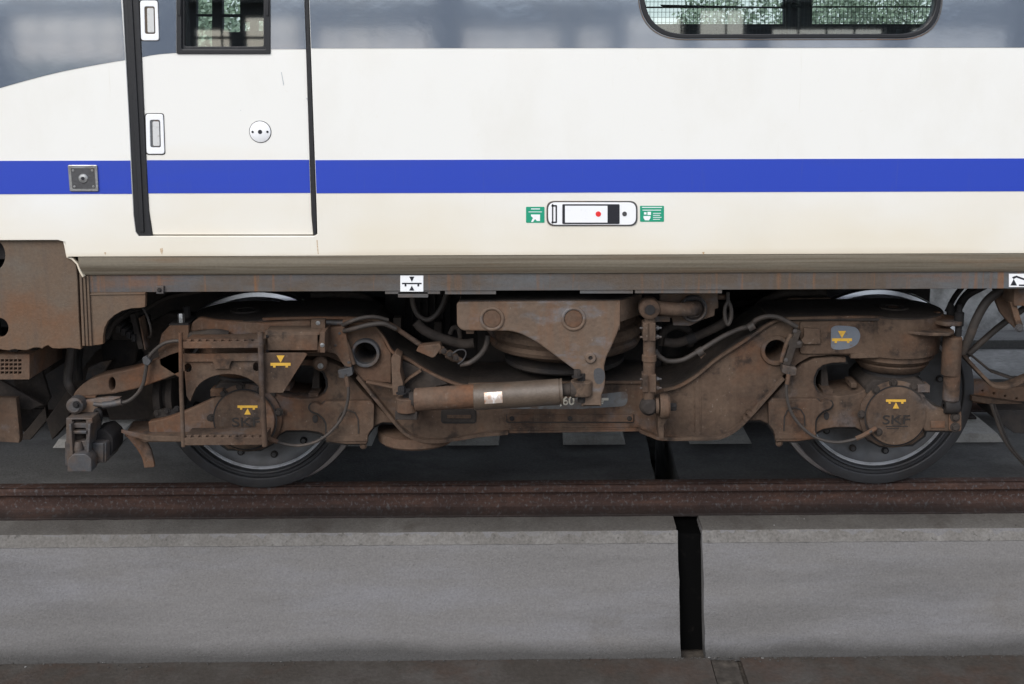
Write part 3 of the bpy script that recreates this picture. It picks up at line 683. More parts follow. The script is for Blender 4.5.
# ---- equipment under the carriage end, left
lz = .7
gr = plate('vent_box', rnd(prect(-40, 354.5, 29.5, 379.5), 1), -.66, -.35, 'brown_red', car, holes=[prect(-2+4.35*i-1.6, 360.6+4.05*j-1.35, -2+4.35*i+1.6, 360.6+4.05*j+1.35) for i in range(6) for j in range(4)], bev=.0008)
plate('vent_back', prect(-30, 357, 25, 378), -.345, -.34, 'grime_and_shade', gr)
plate('hanger', prect(8, 349, 18, 354.5), -.62, -.5, 'brown_dark', car)
plate('hanger', prect(29.5, 350, 36, 375), -.60, -.45, 'brown_dark', car)
plate('rail_guard', [(-60, 397), (16, 398), (20, 438), (19, 443), (-60, 439)], -.5, -.47, 'brown_dust', car)
plate('guard_plate', [(-60, 380), (0, 380), (43, 405), (30, 410), (18, 408), (12, 398), (-60, 396)], -.42, -.40, 'brown_dark', car)
plate('guard_plate', [(13, 381), (40, 365), (50, 398), (44, 408), (20, 404)], -.30, -.28, 'brown_dark', car)
plate('guard_plate', [(18, 408), (43, 409), (24, 432), (19, 430)], -.36, -.34, 'brown_dark', car)
plate('guard_plate', [(18, 440), (45, 405), (47, 420), (30, 440)], .3, .33, 'brown_dark', car)
plate('cross_beam', [(-60, 338), (60, 338), (50, 372), (36, 380), (20, 360), (-60, 352)], -.2, .0, 'grime_and_shade', car)
tube('hose', [(72, 345, -.42), (70, 360, -.42), (68, 378, -.42), (71, 388, -.42), (80, 398, -.35)], .019, 'hose', car)
tube('hose', [(81, 345, -.3), (79, 362, -.3), (80, 380, -.3)], .013, 'grime_and_shade', car)
plate('pivot_beam', [(46, 420), (95, 352), (108, 346), (112, 352), (75, 400), (66, 424), (52, 440)], .05, .12, 'brown_dark', car)
plate('stiffener', [(88, 368), (100, 362), (112, 360), (104, 372), (85, 381)], -.12, -.10, 'grey_metal', car)
# equipment seen through the round cut in the corner panel
eq = plate('junction_box', rnd(prect(112, 322, 140, 340), 2), -.30, -.16, 'brown_dark', car)
tube('hose', [(106, 338, -.5), (116, 322, -.48), (128, 314, -.45), (141, 308, -.4)], .012, 'brown_dark', car)
tube('hose', [(141, 305, -.55), (147, 316, -.55), (151, 330, -.55), (150, 337, -.5), (144, 337, -.45)], .0045, 'hose', car, n=6)
plate('strut', ribbon([(132, 314), (136, 330), (141, 349)], 5.5), -.5, -.46, 'brown_dark', car)
plate('strut', ribbon([(139, 318), (145, 350)], 1.4), -.52, -.46, 'brown_dust', car)
for k in range(4):
    plate('terminal', rnd(prect(116+k*5, 326+k*3, 120+k*5, 333+k*3), .8), -.52, -.40, 'grime_and_shade', car)
plate('arch_guard', ribbon(smooth([Vector(q) for q in ((144, 311), (156, 303), (170, 297), (190, 293.5), (200, 291.6))], 4), 3.2), -.45, -.10, 'brown_dark', car)
# ---- equipment to the right of the bogie
tube('hose', [(1004, 288, -.50), (988, 300, -.50), (977, 318, -.50), (969, 338, -.48), (962, 352, -.45)], .019, 'hose', car)
tube('hose', [(986, 286, -.45), (968, 296, -.40), (960, 308, -.36), (952, 322, -.3)], .012, 'grime_and_shade', car)
tube('hose', [(974, 286, .16), (962, 298, .16), (953, 314, .16)], .012, 'grime_and_shade', car)
tube('hose', [(963, 286, .18), (954, 298, .18), (947, 312, .18)], .013, 'grime_and_shade', car)
tube('draw_rod', [(966, 356, -.30), (1000, 326, -.30), (1040, 297, -.30)], .014, 'hose', car)
plate('hanger', [(993, 287), (1012, 287), (1013, 300), (1020, 318), (1023, 326), (1016, 329), (1008, 322), (1000, 312), (996, 302)], -.48, -.46, 'brown_red', car)
hb = plate('mounting_block', rnd(prect(1014, 288, 1060, 306), 1.5), -.62, -.50, 'brown_red', car)
plate('strap', ribbon([(1013, 302), (1017, 316), (1021, 328)], 6), -.60, -.57, 'brown_dust', car)
bolt(1019, 328, -.60, .012, hb)
# curved strap (wheel guard stay)
stp = smooth([Vector(q) for q in ((955, 346), (970, 362), (985, 378), (994, 386), (1006, 387.5), (1018, 384), (1040, 374))], 4)
plate('guard_stay', ribbon(stp, 3.4), -.40, -.34, 'brown_dust', car)
plate('guard_stay', ribbon([(960, 347), (975, 358), (992, 372), (1015, 380), (1024, 380)], 2.2), -.33, -.28, 'brown_dark', car)
sb = plate('perforated_beam', [(972, 381), (990, 382), (1008, 388), (1060, 384), (1060, 409), (1024, 407), (972, 403)], -.05, .0, 'brown_red', car, holes=[circ(982.5+i*11.4, 391+i*2.6, 1.2, 10) for i in range(4)])
plate('beam_flange', [(972, 396), (1024, 404), (1060, 408), (1060, 414), (1024, 411), (972, 401)], -.09, -.05, 'brown_dust', sb)
plate('antenna_box', rnd([(996, 410), (1060, 410), (1060, 436), (1014, 433), (1001, 424)], 2), -.18, .1, 'grime_and_shade', car)
tube('cable', [(991, 404, -.25), (995, 415, -.25), (1001, 432, -.25), (1010, 448, -.25), (1030, 470, -.25)], .008, 'hose', car, n=8)
tube('cable', [(994, 404, -.28), (999, 418, -.28), (1005, 434, -.28), (1014, 450, -.28), (1034, 472, -.28)], .005, 'grime_and_shade', car, n=8)

# ================================================================== BOGIE
bg_ = empty('bogie', (XM, 0, 0), 'brown dust-covered two-axle bogie with dampers, standing on the rail under the carriage', 'bogie')
XWR = P(875.8, 388, 0).x; HB = XWR-XM; RW = .4455
WX = {'L': XM-HB, 'R': XM+HB}
# ---- wheels
WP = {
 'disc': [(.0, .10), (.09, .10), (.095, .06), (.12, .035), (.16, .015), (.24, .004), (.30, .010), (.335, .022), (.352, .035), (.352, -.03), (.10, -.06), (0, -.06)],
 'rim': [(.352, .034), (.358, .060), (.364, .064), (.372, .056), (.374, .050), (.386, .050), (.389, .062), (.392, .065), (.418, .065), (.426, .058), (.428, .050)],
}
def mk_wheel(x, y, s):
    """s=+1: outer face towards the camera"""
    ax = (0, -s, 0); c = Vector((x, y, RW))
    dsc = lathe('wheel', WP['disc'], c, ax, 'disc_steel', bg_, n=72)
    lathe('tyre', [(.352, .034), (.358, .060), (.364, .064), (.371, .056), (.373, .048), (.385, .048), (.388, .062), (.392, .065), (.418, .065), (.435, .056), (.4365, .040)], c, ax, 'tyre_steel', dsc, n=96)
    lathe('tread', [(.4366, .040), (.438, .015), (.440, -.018), (.4425, -.027), (.445, -.031), (.464, -.0345), (.4695, -.042), (.470, -.058), (.464, -.070), (.440, -.076)], c, ax, 'tread_steel', dsc, n=96)
    lathe('wheel_back', [(.440, -.076), (.36, -.076), (.352, -.03)], c, ax, 'tyre_steel', dsc, n=72)
    if s > 0:
        lathe('chamfer_ring', [(.341, .0325), (.347, .038), (.3565, .0385), (.3565, .030)], c, ax, 'rim_shine', dsc, n=96)
        for k in range(12):
            a = 2*math.pi*(k+.35)/12
            q = c+Vector((.295*math.cos(a), -.009, .295*math.sin(a)))
            lathe('bolt', [(0, .008), (.008, .010), (.016, .010), (.017, 0)], q, ax, 'grime_and_shade', dsc, n=12)
            lathe('bolt_head', [(0, .013), (.010, .013), (.0105, .006)], q, ax, 'disc_steel', dsc, n=6)
    return dsc
for kx in 'LR':
    mk_wheel(WX[kx], 0, 1); mk_wheel(WX[kx], 1.5, -1)
    wtube('axle', [Vector((WX[kx], -.30, RW)), Vector((WX[kx], 1.8, RW))], .085, 'brown_dark', bg_, n=24, sm=False)
    for yy in (.45, 1.05): lathe('brake_disc', [(.1, .05), (.30, .05), (.30, .02), (.12, .02), (.12, -.02), (.30, -.02), (.30, -.05), (.1, -.05)], Vector((WX[kx], yy, RW)), (0, 1, 0), 'tyre_steel', bg_, n=40)
    sgn = -1 if kx == 'R' else 1
    plate('gear_case', [(WX[kx]+sgn*.15, .25), (WX[kx]+sgn*.62, .25), (WX[kx]+sgn*.66, .75), (WX[kx]+sgn*.3, .80), (WX[kx]+sgn*.12, .62)], .22, .36, 'grime_and_shade', bg_, world=True, bev=.02)
    plate('motor', [(WX[kx]+sgn*.35, .30), (WX[kx]+sgn*.85, .30), (WX[kx]+sgn*.88, .78), (WX[kx]+sgn*.35, .80)], .40, 1.15, 'grime_and_shade', bg_, world=True, bev=.05)
box('transom', XM-.42, XM+.42, -.08, 1.58, .42, .80, 'grime_and_shade', bg_, bev=.02)
box('transom_rib', XM-1.0, XM+1.0, -.03, .03, .40, .60, 'brown_dark', bg_, bev=.01)

# dark skins lying on the frame's upper faces
# ---- side frame
YF, YFb = -.44, -.16
top_edge = [(781, 321), (769, 325), (746, 341), (717, 360), (700, 374), (688, 383), (676, 389), (664, 392)]
frame = [(883, 319), (850, 318.4)]+top_edge+[(655, 392), (648, 384), (600, 383), (520, 384), (480, 385.5), (462, 387), (450, 384), (425, 372), (396, 353), (373, 327), (361, 321), (300, 319), (262, 320),
         (262, 357), (309, 356), (328, 357), (342, 363), (352, 371), (360, 378), (380, 402), (398, 423), (406, 433), (415, 438), (427, 440.5), (444, 440.5), (476, 435), (507, 432), (600, 430.5), (631, 430), (642, 431), (655, 437.5), (664, 438.5), (717, 437.5), (733, 430), (746, 416), (783, 376), (799, 363), (810, 357), (833, 355), (883, 357)]
sf = plate('side_frame', frame, YF, YFb, 'brown_dust', bg_, holes=[circ(775.5, 350, 11, 24), circ(366.5, 351.5, 11, 24)], bev=.004, label='near side frame with a low middle and a round opening at each shoulder')
# flanges standing proud of the web
fl_top_r = smooth([Vector(q) for q in ((884, 317.8), (850, 317.4), (800, 318.5), (783, 319.6), (769, 324.5), (746, 340.5), (717, 359.5), (700, 373.5), (688, 382), (676, 388), (662, 391.2))], 4)
plate('top_flange', ribbon(fl_top_r, 2.6), YF-.022, YF-.002, 'brown_dust', sf, bev=.002)
plate('frame_top', xz(ribbon(fl_top_r, 2.6), YF-.022), YF-.002, YFb+.03, 'brown_dark', sf, bev=0, world=True)
fl_top_l = smooth([Vector(q) for q in ((262, 319.5), (300, 318.4), (345, 318.4), (362, 320), (373, 326), (383, 337), (391, 351), (398, 355), (410, 361), (425, 370.5), (442, 379), (458, 385), (470, 387.4))], 4)
plate('top_flange', ribbon(fl_top_l, 2.6), YF-.022, YF-.002, 'brown_red', sf, bev=.002)
plate('frame_top', xz(ribbon(fl_top_l, 2.6), YF-.022), YF-.002, YFb+.03, 'brown_dark', sf, bev=0, world=True)
plate('top_flange', ribbon([(468, 385), (520, 383.6), (600, 382.6), (647, 382.6)], 2.6), YF-.012, YF+.004, 'brown_dust', sf, bev=.002)
plate('frame_top', xz(ribbon([(468, 385), (520, 383.6), (600, 382.6), (647, 382.6)], 2.6), YF-.012), YF+.004, YFb+.03, 'brown_dark', sf, bev=0, world=True)
fl_bot_r = smooth([Vector(q) for q in ((640, 431.5), (650, 435.5), (662, 439.3), (690, 439.4), (715, 438.8), (726, 436), (737, 429.5), (749, 418), (765, 400), (784, 378.5))], 4)
plate('bottom_flange', ribbon(fl_bot_r, 3.2), YF-.03, YFb+.02, 'brown_dust', sf, bev=.002)
fl_bot_l = smooth([Vector(q) for q in ((357, 377), (366, 388), (380, 405), (393, 421), (402, 431), (412, 438), (424, 441.5), (440, 441.8), (460, 439), (482, 435.6), (508, 433.4))], 4)
plate('bottom_flange', ribbon(fl_bot_l, 3.4), YF-.03, YFb+.02, 'brown_dust', sf, bev=.002)
plate('bottom_flange', ribbon([(505, 432.4), (642, 430.4)], 2.2), YF-.008, YFb+.02, 'brown_dust', sf, bev=.002)
# shoulder rings
for cx, cy, m_, pr, r0 in ((775.5, 350, 'brown_dust', .014, .064), (366.5, 351.5, 'grey_metal', .035, .060)):
    c = P(cx, cy, YF)
    q = lathe('shoulder_ring', [(.046, -.2), (.046, pr-.003), (.049, pr), (r0-.002, pr), (r0, pr-.004), (r0+.002, 0)], c, FRONT, m_, sf, n=40)
    lathe('bore_end', [(0, -.19), (.047, -.19)], c, FRONT, 'grime_and_shade', sf, n=24)
# raised boss plate round the left bore
plate('boss_plate', [(343, 330), (352, 323), (366, 322), (380, 330), (386, 346), (391, 353), (391, 383), (364, 381), (352, 368), (345, 352)], YF-.012, YF+.002, 'brown_red', sf, holes=[circ(366.5, 351.5, 13, 24)], bev=.004)
# vertical seams on the right web, middle strip, faint number plate
plate('web_seam', ribbon([(700.5, 378), (701, 434)], 1.2), YF-.003, YF+.002, 'brown_dust', sf, bev=.001)
plate('web_seam', ribbon([(694.5, 381), (695, 434)], .8), YF-.003, YF+.002, 'brown_dust', sf, bev=.001)
edge_shade(rnd(prect(507, 414.6, 633.5, 422), .8), YF-.001, sf)
ms = plate('wear_strip', rnd(prect(507, 414.6, 633.5, 422), .8), YF-.012, YF, 'brown_dust', sf, bev=.002)
for x in (512, 570, 629.5): bolt(x, 418.5, YF-.012, .007, ms, 'grime_and_shade')
plate('rib', ribbon([(505, 427.5), (640, 426.5)], 1.4), YF-.005, YF, 'brown_dust', sf, bev=.002)
edge_shade(rnd(prect(442, 410, 475.5, 422.5), 2.5), YF-.001, sf, .004)
npl = plate('number_plate', rnd(prect(442, 410, 475.5, 422.5), 2.5), YF-.006, YF, 'brown_dark', sf, bev=.002)
text('PE 10 72', 459, 418.6, YF-.0065, .028, 'brown_dust', npl) if False else None
plate('plate_ridge', rnd(prect(447, 415, 471, 418.5), 1), YF-.009, YF-.006, 'brown_dust', npl, bev=.001)
plate('cleaned_patch', rnd([(505, 400), (560, 399), (628, 391), (627, 406), (580, 409), (508, 409)], 6, 5), YF-.0012, YF+.001, 'patch_faint', sf, bev=0)
text('>', 541, 404.6, YF-.0018, .050, 'text_pale', sf, bold=.001)
text('2,60', 564, 404.8, YF-.0018, .052, 'text_pale', sf, bold=.0008)
multi('lettering', [[(601.5, 398), (608.5, 398), (608.5, 400.4), (604, 400.4), (603, 404), (601.5, 404)]], YF-.002, YF-.001, 'text_pale', sf)
# brace on frame, small clips
plate('clip', rnd([(747, 414), (750, 411), (753.5, 415), (750.5, 418)], .5), YF-.04, YF, 'brown_dust', sf, bev=.001)
plate('clip', rnd([(743, 419), (746, 416), (749.2, 419.8), (746, 422.5)], .5), YF-.04, YF, 'brown_dust', sf, bev=.001)

# ---- things mirrored on both ends: spring housing, arm, axle box, clamp
ZH = P(893, 320, -.50).z                        # top rim of the housing
HX = {'R': P(893, 309, -.29).x}; HX['L'] = 2*XM-HX['R']
RH = .206; YH = -.298
zHb = P(893, 360, -.505).z
for kx in 'RL':
    mr_ = kx == 'L'; c = Vector((HX[kx], YH, 0))
    mm = 'brown_dust' if kx == 'R' else 'brown_red'
    hs = lathe('spring_housing', [(.0, zHb+.02), (RH-.03, zHb+.02), (RH-.028, zHb), (RH-.012, zHb), (RH-.010, zHb+.01), (RH-.002, ZH-.05), (RH, ZH-.012), (RH-.002, ZH), (.0, ZH+.001)], c, (0, 0, 1), mm, bg_, n=64)
    lathe('top_plate', [(RH-.006, ZH+.0008), (RH-.006, ZH+.005), (.062, ZH+.006), (.06, ZH+.012), (.035, ZH+.012), (.033, ZH+.004), (0, ZH+.004)], c, (0, 0, 1), 'brown_dark', hs, n=56)
    lathe('centre_cap', [(0, ZH+.010), (.022, ZH+.010), (.024, ZH+.003)], c, (0, 0, 1), 'brown_dust' if kx == 'R' else 'grime_and_shade', hs, n=20)
    zs0, zs1 = P(893, 377, -.445).z, P(893, 363, -.445).z
    ds = zs1-zs0
    lathe('spring_seat', [(0, zs0), (.118, zs0), (.135, zs0+ds*.12), (.150, zs0+ds*.42), (.158, zs0+ds*.60), (.150, zs0+ds*.68), (.160, zs0+ds*.80), (.178, zs1+.004), (.178, zHb+.004), (0, zHb+.004)], c, (0, 0, 1), 'brown_dust', bg_, n=56)
    lathe('rubber_spring', [(0, zs0-.06), (.125, zs0-.06), (.130, zs0-.045), (.112, zs0-.035), (.112, zs0-.025), (.124, zs0-.015), (.118, zs0+.002), (0, zs0+.002)], c, (0, 0, 1), 'grime_and_shade', bg_, n=40)
    # top deck of the frame joining the housing
    arm_o = [(846, 357.5), (833, 356.8), (815, 358.5), (802, 364), (790, 376), (780, 389), (764, 405), (748, 421), (760, 420.5), (768, 424), (773, 431), (778, 438), (800, 439), (816, 433), (823, 429.5), (835, 427.5), (855, 427.5), (862, 431), (868, 440), (880, 446), (912, 445), (924, 436), (929, 420), (925, 404), (916, 392), (903, 385), (880, 384), (868, 389), (856, 394), (840, 396), (824, 395.5), (817, 391.5), (814, 384), (814.5, 377), (817.5, 370), (823, 365.5), (832, 363.2), (846, 362.5)]
    arm = plate('axle_arm', arm_o, YF+.012, -.20, 'brown_dust', bg_, mirror=mr_, bev=.005)
    plate('arm_hole_shade', circ(826.5, 416, 2.8, 12, 4), YF+.009, YF+.013, 'grime_and_shade', arm, mirror=mr_, bev=0)
    clp = rnd([(768.5, 403, 1), (772, 399, 1), (817, 399, 1), (821.5, 403.5), (825.5, 400.3), (831, 400.8), (833, 404.5), (830.5, 408.5), (823.5, 411), (818, 416, 2), (815.5, 421, 2), (815.5, 439, 3), (796, 441.5), (776, 441.5, 1), (774, 431, 2), (769, 425, 2)], 2, 3)
    cl = plate('arm_clamp', clp, YF-.018, YF+.02, 'brown_dust', bg_, mirror=mr_, bev=.003)
    edge_shade(clp, YF+.009, cl, .0045, mr_); edge_shade(arm_o, YF+.05, arm, .006, mr_)
    plate('clamp_ridge', ribbon([(784, 431), (784.5, 417), (787.5, 410.5), (795, 407.5), (801, 410), (804.5, 416), (805, 426)], 1.4), YF-.022, YF-.018, 'brown_dark' , cl, mirror=mr_, bev=.001)
    plate('clamp_foot', prect(775, 433, 816, 439), YF-.024, YF-.018, 'brown_dust', cl, mirror=mr_, bev=.003)
    bolt(779, 443, YF+.0, .010, cl, 'brown_dust', mirror=mr_)
    # axle box
    ac = P(896.5, 416.5, -.47); 
    if mr_: ac = Vector((2*XM-ac.x, ac.y, ac.z))
    ab = lathe('axle_box', [(.0, -.24), (.15, -.24), (.152, -.03), (.148, .0), (.128, .012), (.124, .008), (0, .008)], Vector((ac.x, -.44, ac.z)), FRONT, 'brown_dust', bg_, n=56)
    cv = lathe('axle_cover', [(.127, 0), (.127, .030), (.124, .0365), (.118, .038), (.02, .0385), (0, .0385)], Vector((ac.x, -.435, ac.z)), FRONT, 'brown_dust', ab, n=56)
    lathe('cover_gap_shade', [(.127, .022), (.134, .022)], Vector((ac.x, -.44, ac.z)), FRONT, 'grime_and_shade', ab, n=48)  # black ring paints shade into the gap round the cover
    for a_, rr in ((128, .143), (178, .143), (60, .143), (96, .143), (12, .143), (222, .100)):
        q = Vector((ac.x+rr*math.cos(R(a_)), -.452 if rr > .12 else -.472, ac.z+rr*math.sin(R(a_))))
        bolt(0, 0, 0, .012, ab, 'brown_dark', world=q, h=.012)
    # upper shelf of the axle box under the spring
    sh = plate('box_shelf', rnd([(866, 387), (874, 380), (918, 379), (929, 386), (930, 393.5), (920, 393), (905, 386.5), (885, 385.5), (872, 392), (866, 394)], 2), YF+.0, -.16, 'brown_dark', bg_, mirror=mr_, bev=.003)
    plate('lug', prect(918, 385.5, 930, 392.5), YF-.02, YF+.04, 'brown_dust', sh, mirror=mr_, bev=.002)
    # bits inside the arm window
    bx_ = plate('bump_stop', rnd([(821, 366), (827, 366), (829, 388), (834, 391), (834, 396), (821, 396)], 1), -.33, -.24, 'brown_dark', bg_, mirror=mr_, bev=.003)
    plate('stop_foot', prect(823, 390.5, 833, 395.5), -.40, -.30, 'brown_dust', bx_, mirror=mr_)
    plate('stop_foot', prect(851, 383, 857, 388), -.40, -.30, 'brown_dust', bx_, mirror=mr_)
    plate('rail_lug', [(851, 354.5), (858, 353.5), (884, 354), (884, 357.5), (858, 358.5), (851, 358.5)], YF-.02, YF+.1, 'brown_dust', bg_, mirror=mr_, bev=.002)
    # brake caliper cover behind the frame top
    plate('brake_unit', rnd([(745, 326), (757, 312), (770, 304), (793, 298), (833, 298), (833, 330), (745, 340)], 4, 4), -.12, -.08, 'brown_dust', bg_, mirror=mr_, bev=.004)
    tube('brake_pipe', [(746, 330, -.03), (752, 316, -.03), (764, 302, -.03), (782, 294, -.03), (806, 292.5, -.03), (826, 292.5, -.03)], .020, 'brown_dark', bg_, mirror=mr_)
# frame deck between housing and shoulder (dark top)
for kx in 'RL':
    pts = [(P(800, 318, YF).x, YF-.015), (HX['R'], YF-.035), (HX['R'], -.16), (P(800, 318, YF).x, -.16), (P(768, 318, YF).x, -.17), (P(772, 318, YF).x, YF-.01)]
    hplate('deck_plate', pts, ZH-.012, ZH-.001, 'brown_dark', bg_, mirror=(kx == 'L'))
    plate('deck_bracket', rnd([(841, 321), (884, 321), (884, 354), (852, 354), (800, 354), (800, 322)], 3), YF-.014, YF+.0, 'brown_dust', bg_, mirror=(kx == 'L'), bev=.003)

# right housing: lug plates and vertical damper
hx = HX['R']
yl = -.47
zl1 = P(930, 337, -.55).z
hplate('damper_lug', rnd([(P(902, 335, -.50).x, -.49, .0), (P(925, 335, -.53).x, -.535, .03), (P(948, 335, -.53).x, -.545, .02), (P(955, 335, -.5).x, -.50, .02), (P(950, 335, -.45).x, -.44, .02), (P(925, 335, -.4).x, -.38, 0)], .02, 4), zl1, zl1+.014, 'brown_dust', bg_, bev=.004)
zl2 = P(950, 326.5, -.50).z
hplate('damper_lug', rnd([(P(930, 325, -.45).x, -.44), (P(945, 325, -.50).x, -.50), (P(962, 325, -.50).x, -.50), (P(962, 325, -.42).x, -.42), (P(936, 325, -.3).x, -.32)], .012, 4), zl2, zl2+.018, 'brown_dust', bg_, bev=.004)
plate('housing_ear', [(930, 314), (940, 312), (950, 321), (953, 326), (946, 331), (930, 331)], -.40, -.37, 'brown_dust', bg_)
lathe('damper_bolt', [(0, 0), (.014, 0), (.014, .04), (.020, .045), (.020, .10), (.012, .105), (.010, .135), (0, .135)], P(958, 336, -.47), (0, 0, 1), 'grime_and_shade', bg_, n=14)
lathe('damper_bolt', [(0, 0), (.014, 0), (.018, .03), (.010, .06), (0, .06)], P(950, 316, -.36), (0, 0, 1), 'grime_and_shade', bg_, n=12)
cD = P(952.5, 340, -.47); zd0, zd1, zd2 = P(952, 401, -.47).z, P(952, 374, -.47).z, P(952, 336, -.47).z
vd = lathe('vertical_damper', [(0, zd1-.002), (.036, zd1-.002), (.0395, zd1), (.0395, zd2-.006), (.034, zd2), (0, zd2)], Vector((cD.x, -.47, 0)), (0, 0, 1), 'brown_dust', bg_, n=32)
lathe('lower_tube', [(0, zd0), (.028, zd0), (.034, zd0+.008), (.034, zd1), (0, zd1)], Vector((P(951.5, 385, -.47).x, -.47, 0)), (0, 0, 1), 'brown_dust', vd, n=32)
lathe('damper_eye', [(.010, -.03), (.030, -.03), (.033, -.02), (.033, .02), (.030, .03), (.010, .03)], P(951, 406, -.47), (1, 0, 0), 'grime_and_shade', vd, n=24)
br = plate('damper_bracket', rnd([(921, 396, 2), (927, 400, 4), (934, 407, 6), (943, 409.5, 3), (957, 411, 3), (961.5, 416, 3), (961.5, 428, 4), (957, 431.5, 2), (925, 431, 1), (921, 425, 1)], 2, 3), YF-.028, YF+.03, 'brown_dust', bg_, bev=.005)
edge_shade(rnd([(921, 396), (943, 409.5), (957, 411), (961.5, 416), (961.5, 428), (957, 431.5), (925, 431)], 2), YF-.002, br, .004)
plate('end_plate', rnd(prect(949, 410.5, 961.5, 431.5), 3.5, 4), YF-.036, YF-.028, 'brown_red', br, bev=.002)
for y in (417, 427): bolt(955, y, YF-.036, .014, br, 'brown_dark')
plate('pad', prect(931, 421, 945, 428), YF-.033, YF-.028, 'brown_red', br, bev=.002)

# yellow marks and lettering
def wagon_mark(cx, cy, Y, parent, up=False, s=1.0):
    if not up:
        p = [[(cx-4*s, cy-6*s), (cx+4*s, cy-6*s), (cx, cy+1.2*s)], prect(cx-10*s, cy+1.4*s, cx+10*s, cy+4.2*s), prect(cx-7.4*s, cy+4.2*s, cx-5*s, cy+6*s), prect(cx+5*s, cy+4.2*s, cx+7.4*s, cy+6*s)]
    else:
        p = [[(cx-3.2*s, cy+5*s), (cx+3.2*s, cy+5*s), (cx, cy-1.2*s)], prect(cx-10*s, cy-4*s, cx+10*s, cy-1.6*s), prect(cx-7.4*s, cy-1.6*s, cx-5.2*s, cy+.2*s), prect(cx+5.2*s, cy-1.6*s, cx+7.4*s, cy+.2*s)]
    return multi('wagon_mark', p, Y-.0006, Y+.0006, 'decal_yellow', parent)
pt = plate('cleaned_patch', rnd([(831, 328), (836, 325.5), (848, 326), (857, 327.5), (861, 335), (858, 344), (850, 348.5), (838, 350), (831, 348.5)], 4, 4), YF-.0155, YF-.0140, 'patch_blue', sf, bev=0, label='blue-grey cleaned patch carrying a yellow mark')
wagon_mark(842, 337, YF-.0165, sf)
wagon_mark(896, 403.5, -.4742, cv if False else bg_, True)
wagon_mark(247.5, 409.5, -.4742, bg_, True)
for (cx, cy) in ((896, 423), (246, 425.5)):
    text('SKF', cx, cy+1, -.4745, .056, 'text_dark', bg_, bold=0.0003, depth=.0012, wide=1.35)
    multi('small_print', [prect(cx-10, cy+3, cx+12, cy+3.9), prect(cx-4, cy+2, cx+4, cy+2.4), prect(cx-9, cy+5.2, cx+3, cy+6)], -.4743, -.473, 'text_dark', bg_)

# ---- bolster, air spring
YBo = -.64
air = Vector((P(566, 350, -.58).x, -.24, 0)); za = lambda y, Y=-.58: P(566, y, Y).z
asp = lathe('air_spring', [(0, za(373)-.0), (.20, za(373)), (.235, za(369)), (.245, za(366)), (.30, za(364)), (.322, za(361)), (.330, za(357)), (.318, za(353.5)), (.322, za(352)), (.337, za(348)), (.340, za(343)), (.330, za(338.5)), (.31, za(336)), (.31, za(325)), (0, za(325))], air, (0, 0, 1), 'brown_dust', bg_, n=72, sharp=28)
lathe('spring_base', [(0, za(382)), (.25, za(382)), (.26, za(380)), (.26, za(376)), (.20, za(373)), (0, za(373))], air, (0, 0, 1), 'grime_and_shade', asp, n=56)
# bolster: upper box and hanging web
zt_, zb_ = P(540, 301.5, YBo).z, P(500, 330.8, YBo).z
bx0, bx1 = P(457, 315, YBo).x, P(620, 315, YBo).x
bo = plate('bolster', rnd([(457.5, 302.6, 4), (540, 302, 0), (620.3, 301.5, 1), (620.3, 330.5, 1), (510, 330.3, 3), (462, 329.8, 5), (458, 326, 4)], 3, 5), YBo+.022, -.30, 'bolster_paint', bg_, bev=.006)
bxr = P(642, 310, -.52).x
hplate('bolster_end', [(bx1-.04, YBo+.02), (bx1-.004, YBo+.002), (bxr, -.50), (bxr, -.25), (bx1-.04, -.25)], zb_+.03, zt_-.001, 'bolster_paint', bo, bev=.004)
plate('hanging_web', rnd([(456.5, 302, 4), (540, 301.3, 0), (620.5, 300.8, 0), (620.3, 325, 0), (617.5, 333, 4), (612, 346, 3), (606.5, 357, 3), (604, 367, 3), (605.5, 377, 3), (604.5, 388, 3), (601.5, 396, 2), (601.5, 406.5, .5), (581.5, 406.5, .5), (581.5, 395.5, .5), (590.5, 393.5, .5), (590.5, 381.5, .5), (578.5, 380.5, .5), (578.5, 373, 1), (535, 341, 6), (520, 333.5, 6), (509, 331.2, 3), (462, 330.8, 6), (457, 326, 5)], 1, 5), YBo, YBo+.024, 'bolster_paint', bo, bev=.006)
for cx in (492, 573.5):
    c = P(cx, 318.7, YBo)
    lathe('weld_ring', [(.036, 0), (.038, .006), (.043, .008), (.048, .006), (.050, 0)], c, FRONT, 'bolster_paint', bo, n=36)
    lathe('plug', [(0, .003), (.034, .003), (.036, 0)], c, FRONT, 'brown_red', bo, n=32)
lathe('boss', [(.007, .004), (.010, .012), (.019, .012), (.022, .008), (.023, 0)], P(590.5, 357.5, YBo), FRONT, 'bolster_paint', bo, n=28)
lathe('boss_hole', [(0, .006), (.009, .006)], P(590.5, 357.5, YBo), FRONT, 'grime_and_shade', bo, n=16)
plate('worn_patch', rnd([(594, 369), (600, 367.5), (604.5, 371), (605, 378), (602, 384), (596, 384), (593.5, 377)], 3, 4), YBo-.0006, YBo+.002, 'grey_metal', bo, bev=0)
plate('top_oval', rnd(prect(560, 296.2, 584, 299.8), 3), YBo+.10, YBo+.102, 'brown_red', bo)
hplate('top_skin', [(bx0+.01, YBo+.012), (bx1, YBo+.012), (bxr, -.50), (bxr, -.22), (bx0+.01, -.22)], zt_-.001, zt_+.004, 'brown_dark', bo)
plate('drain_lug', rnd(prect(466, 330, 474, 334), 1), YBo+.03, YBo+.06, 'brown_red', bo)

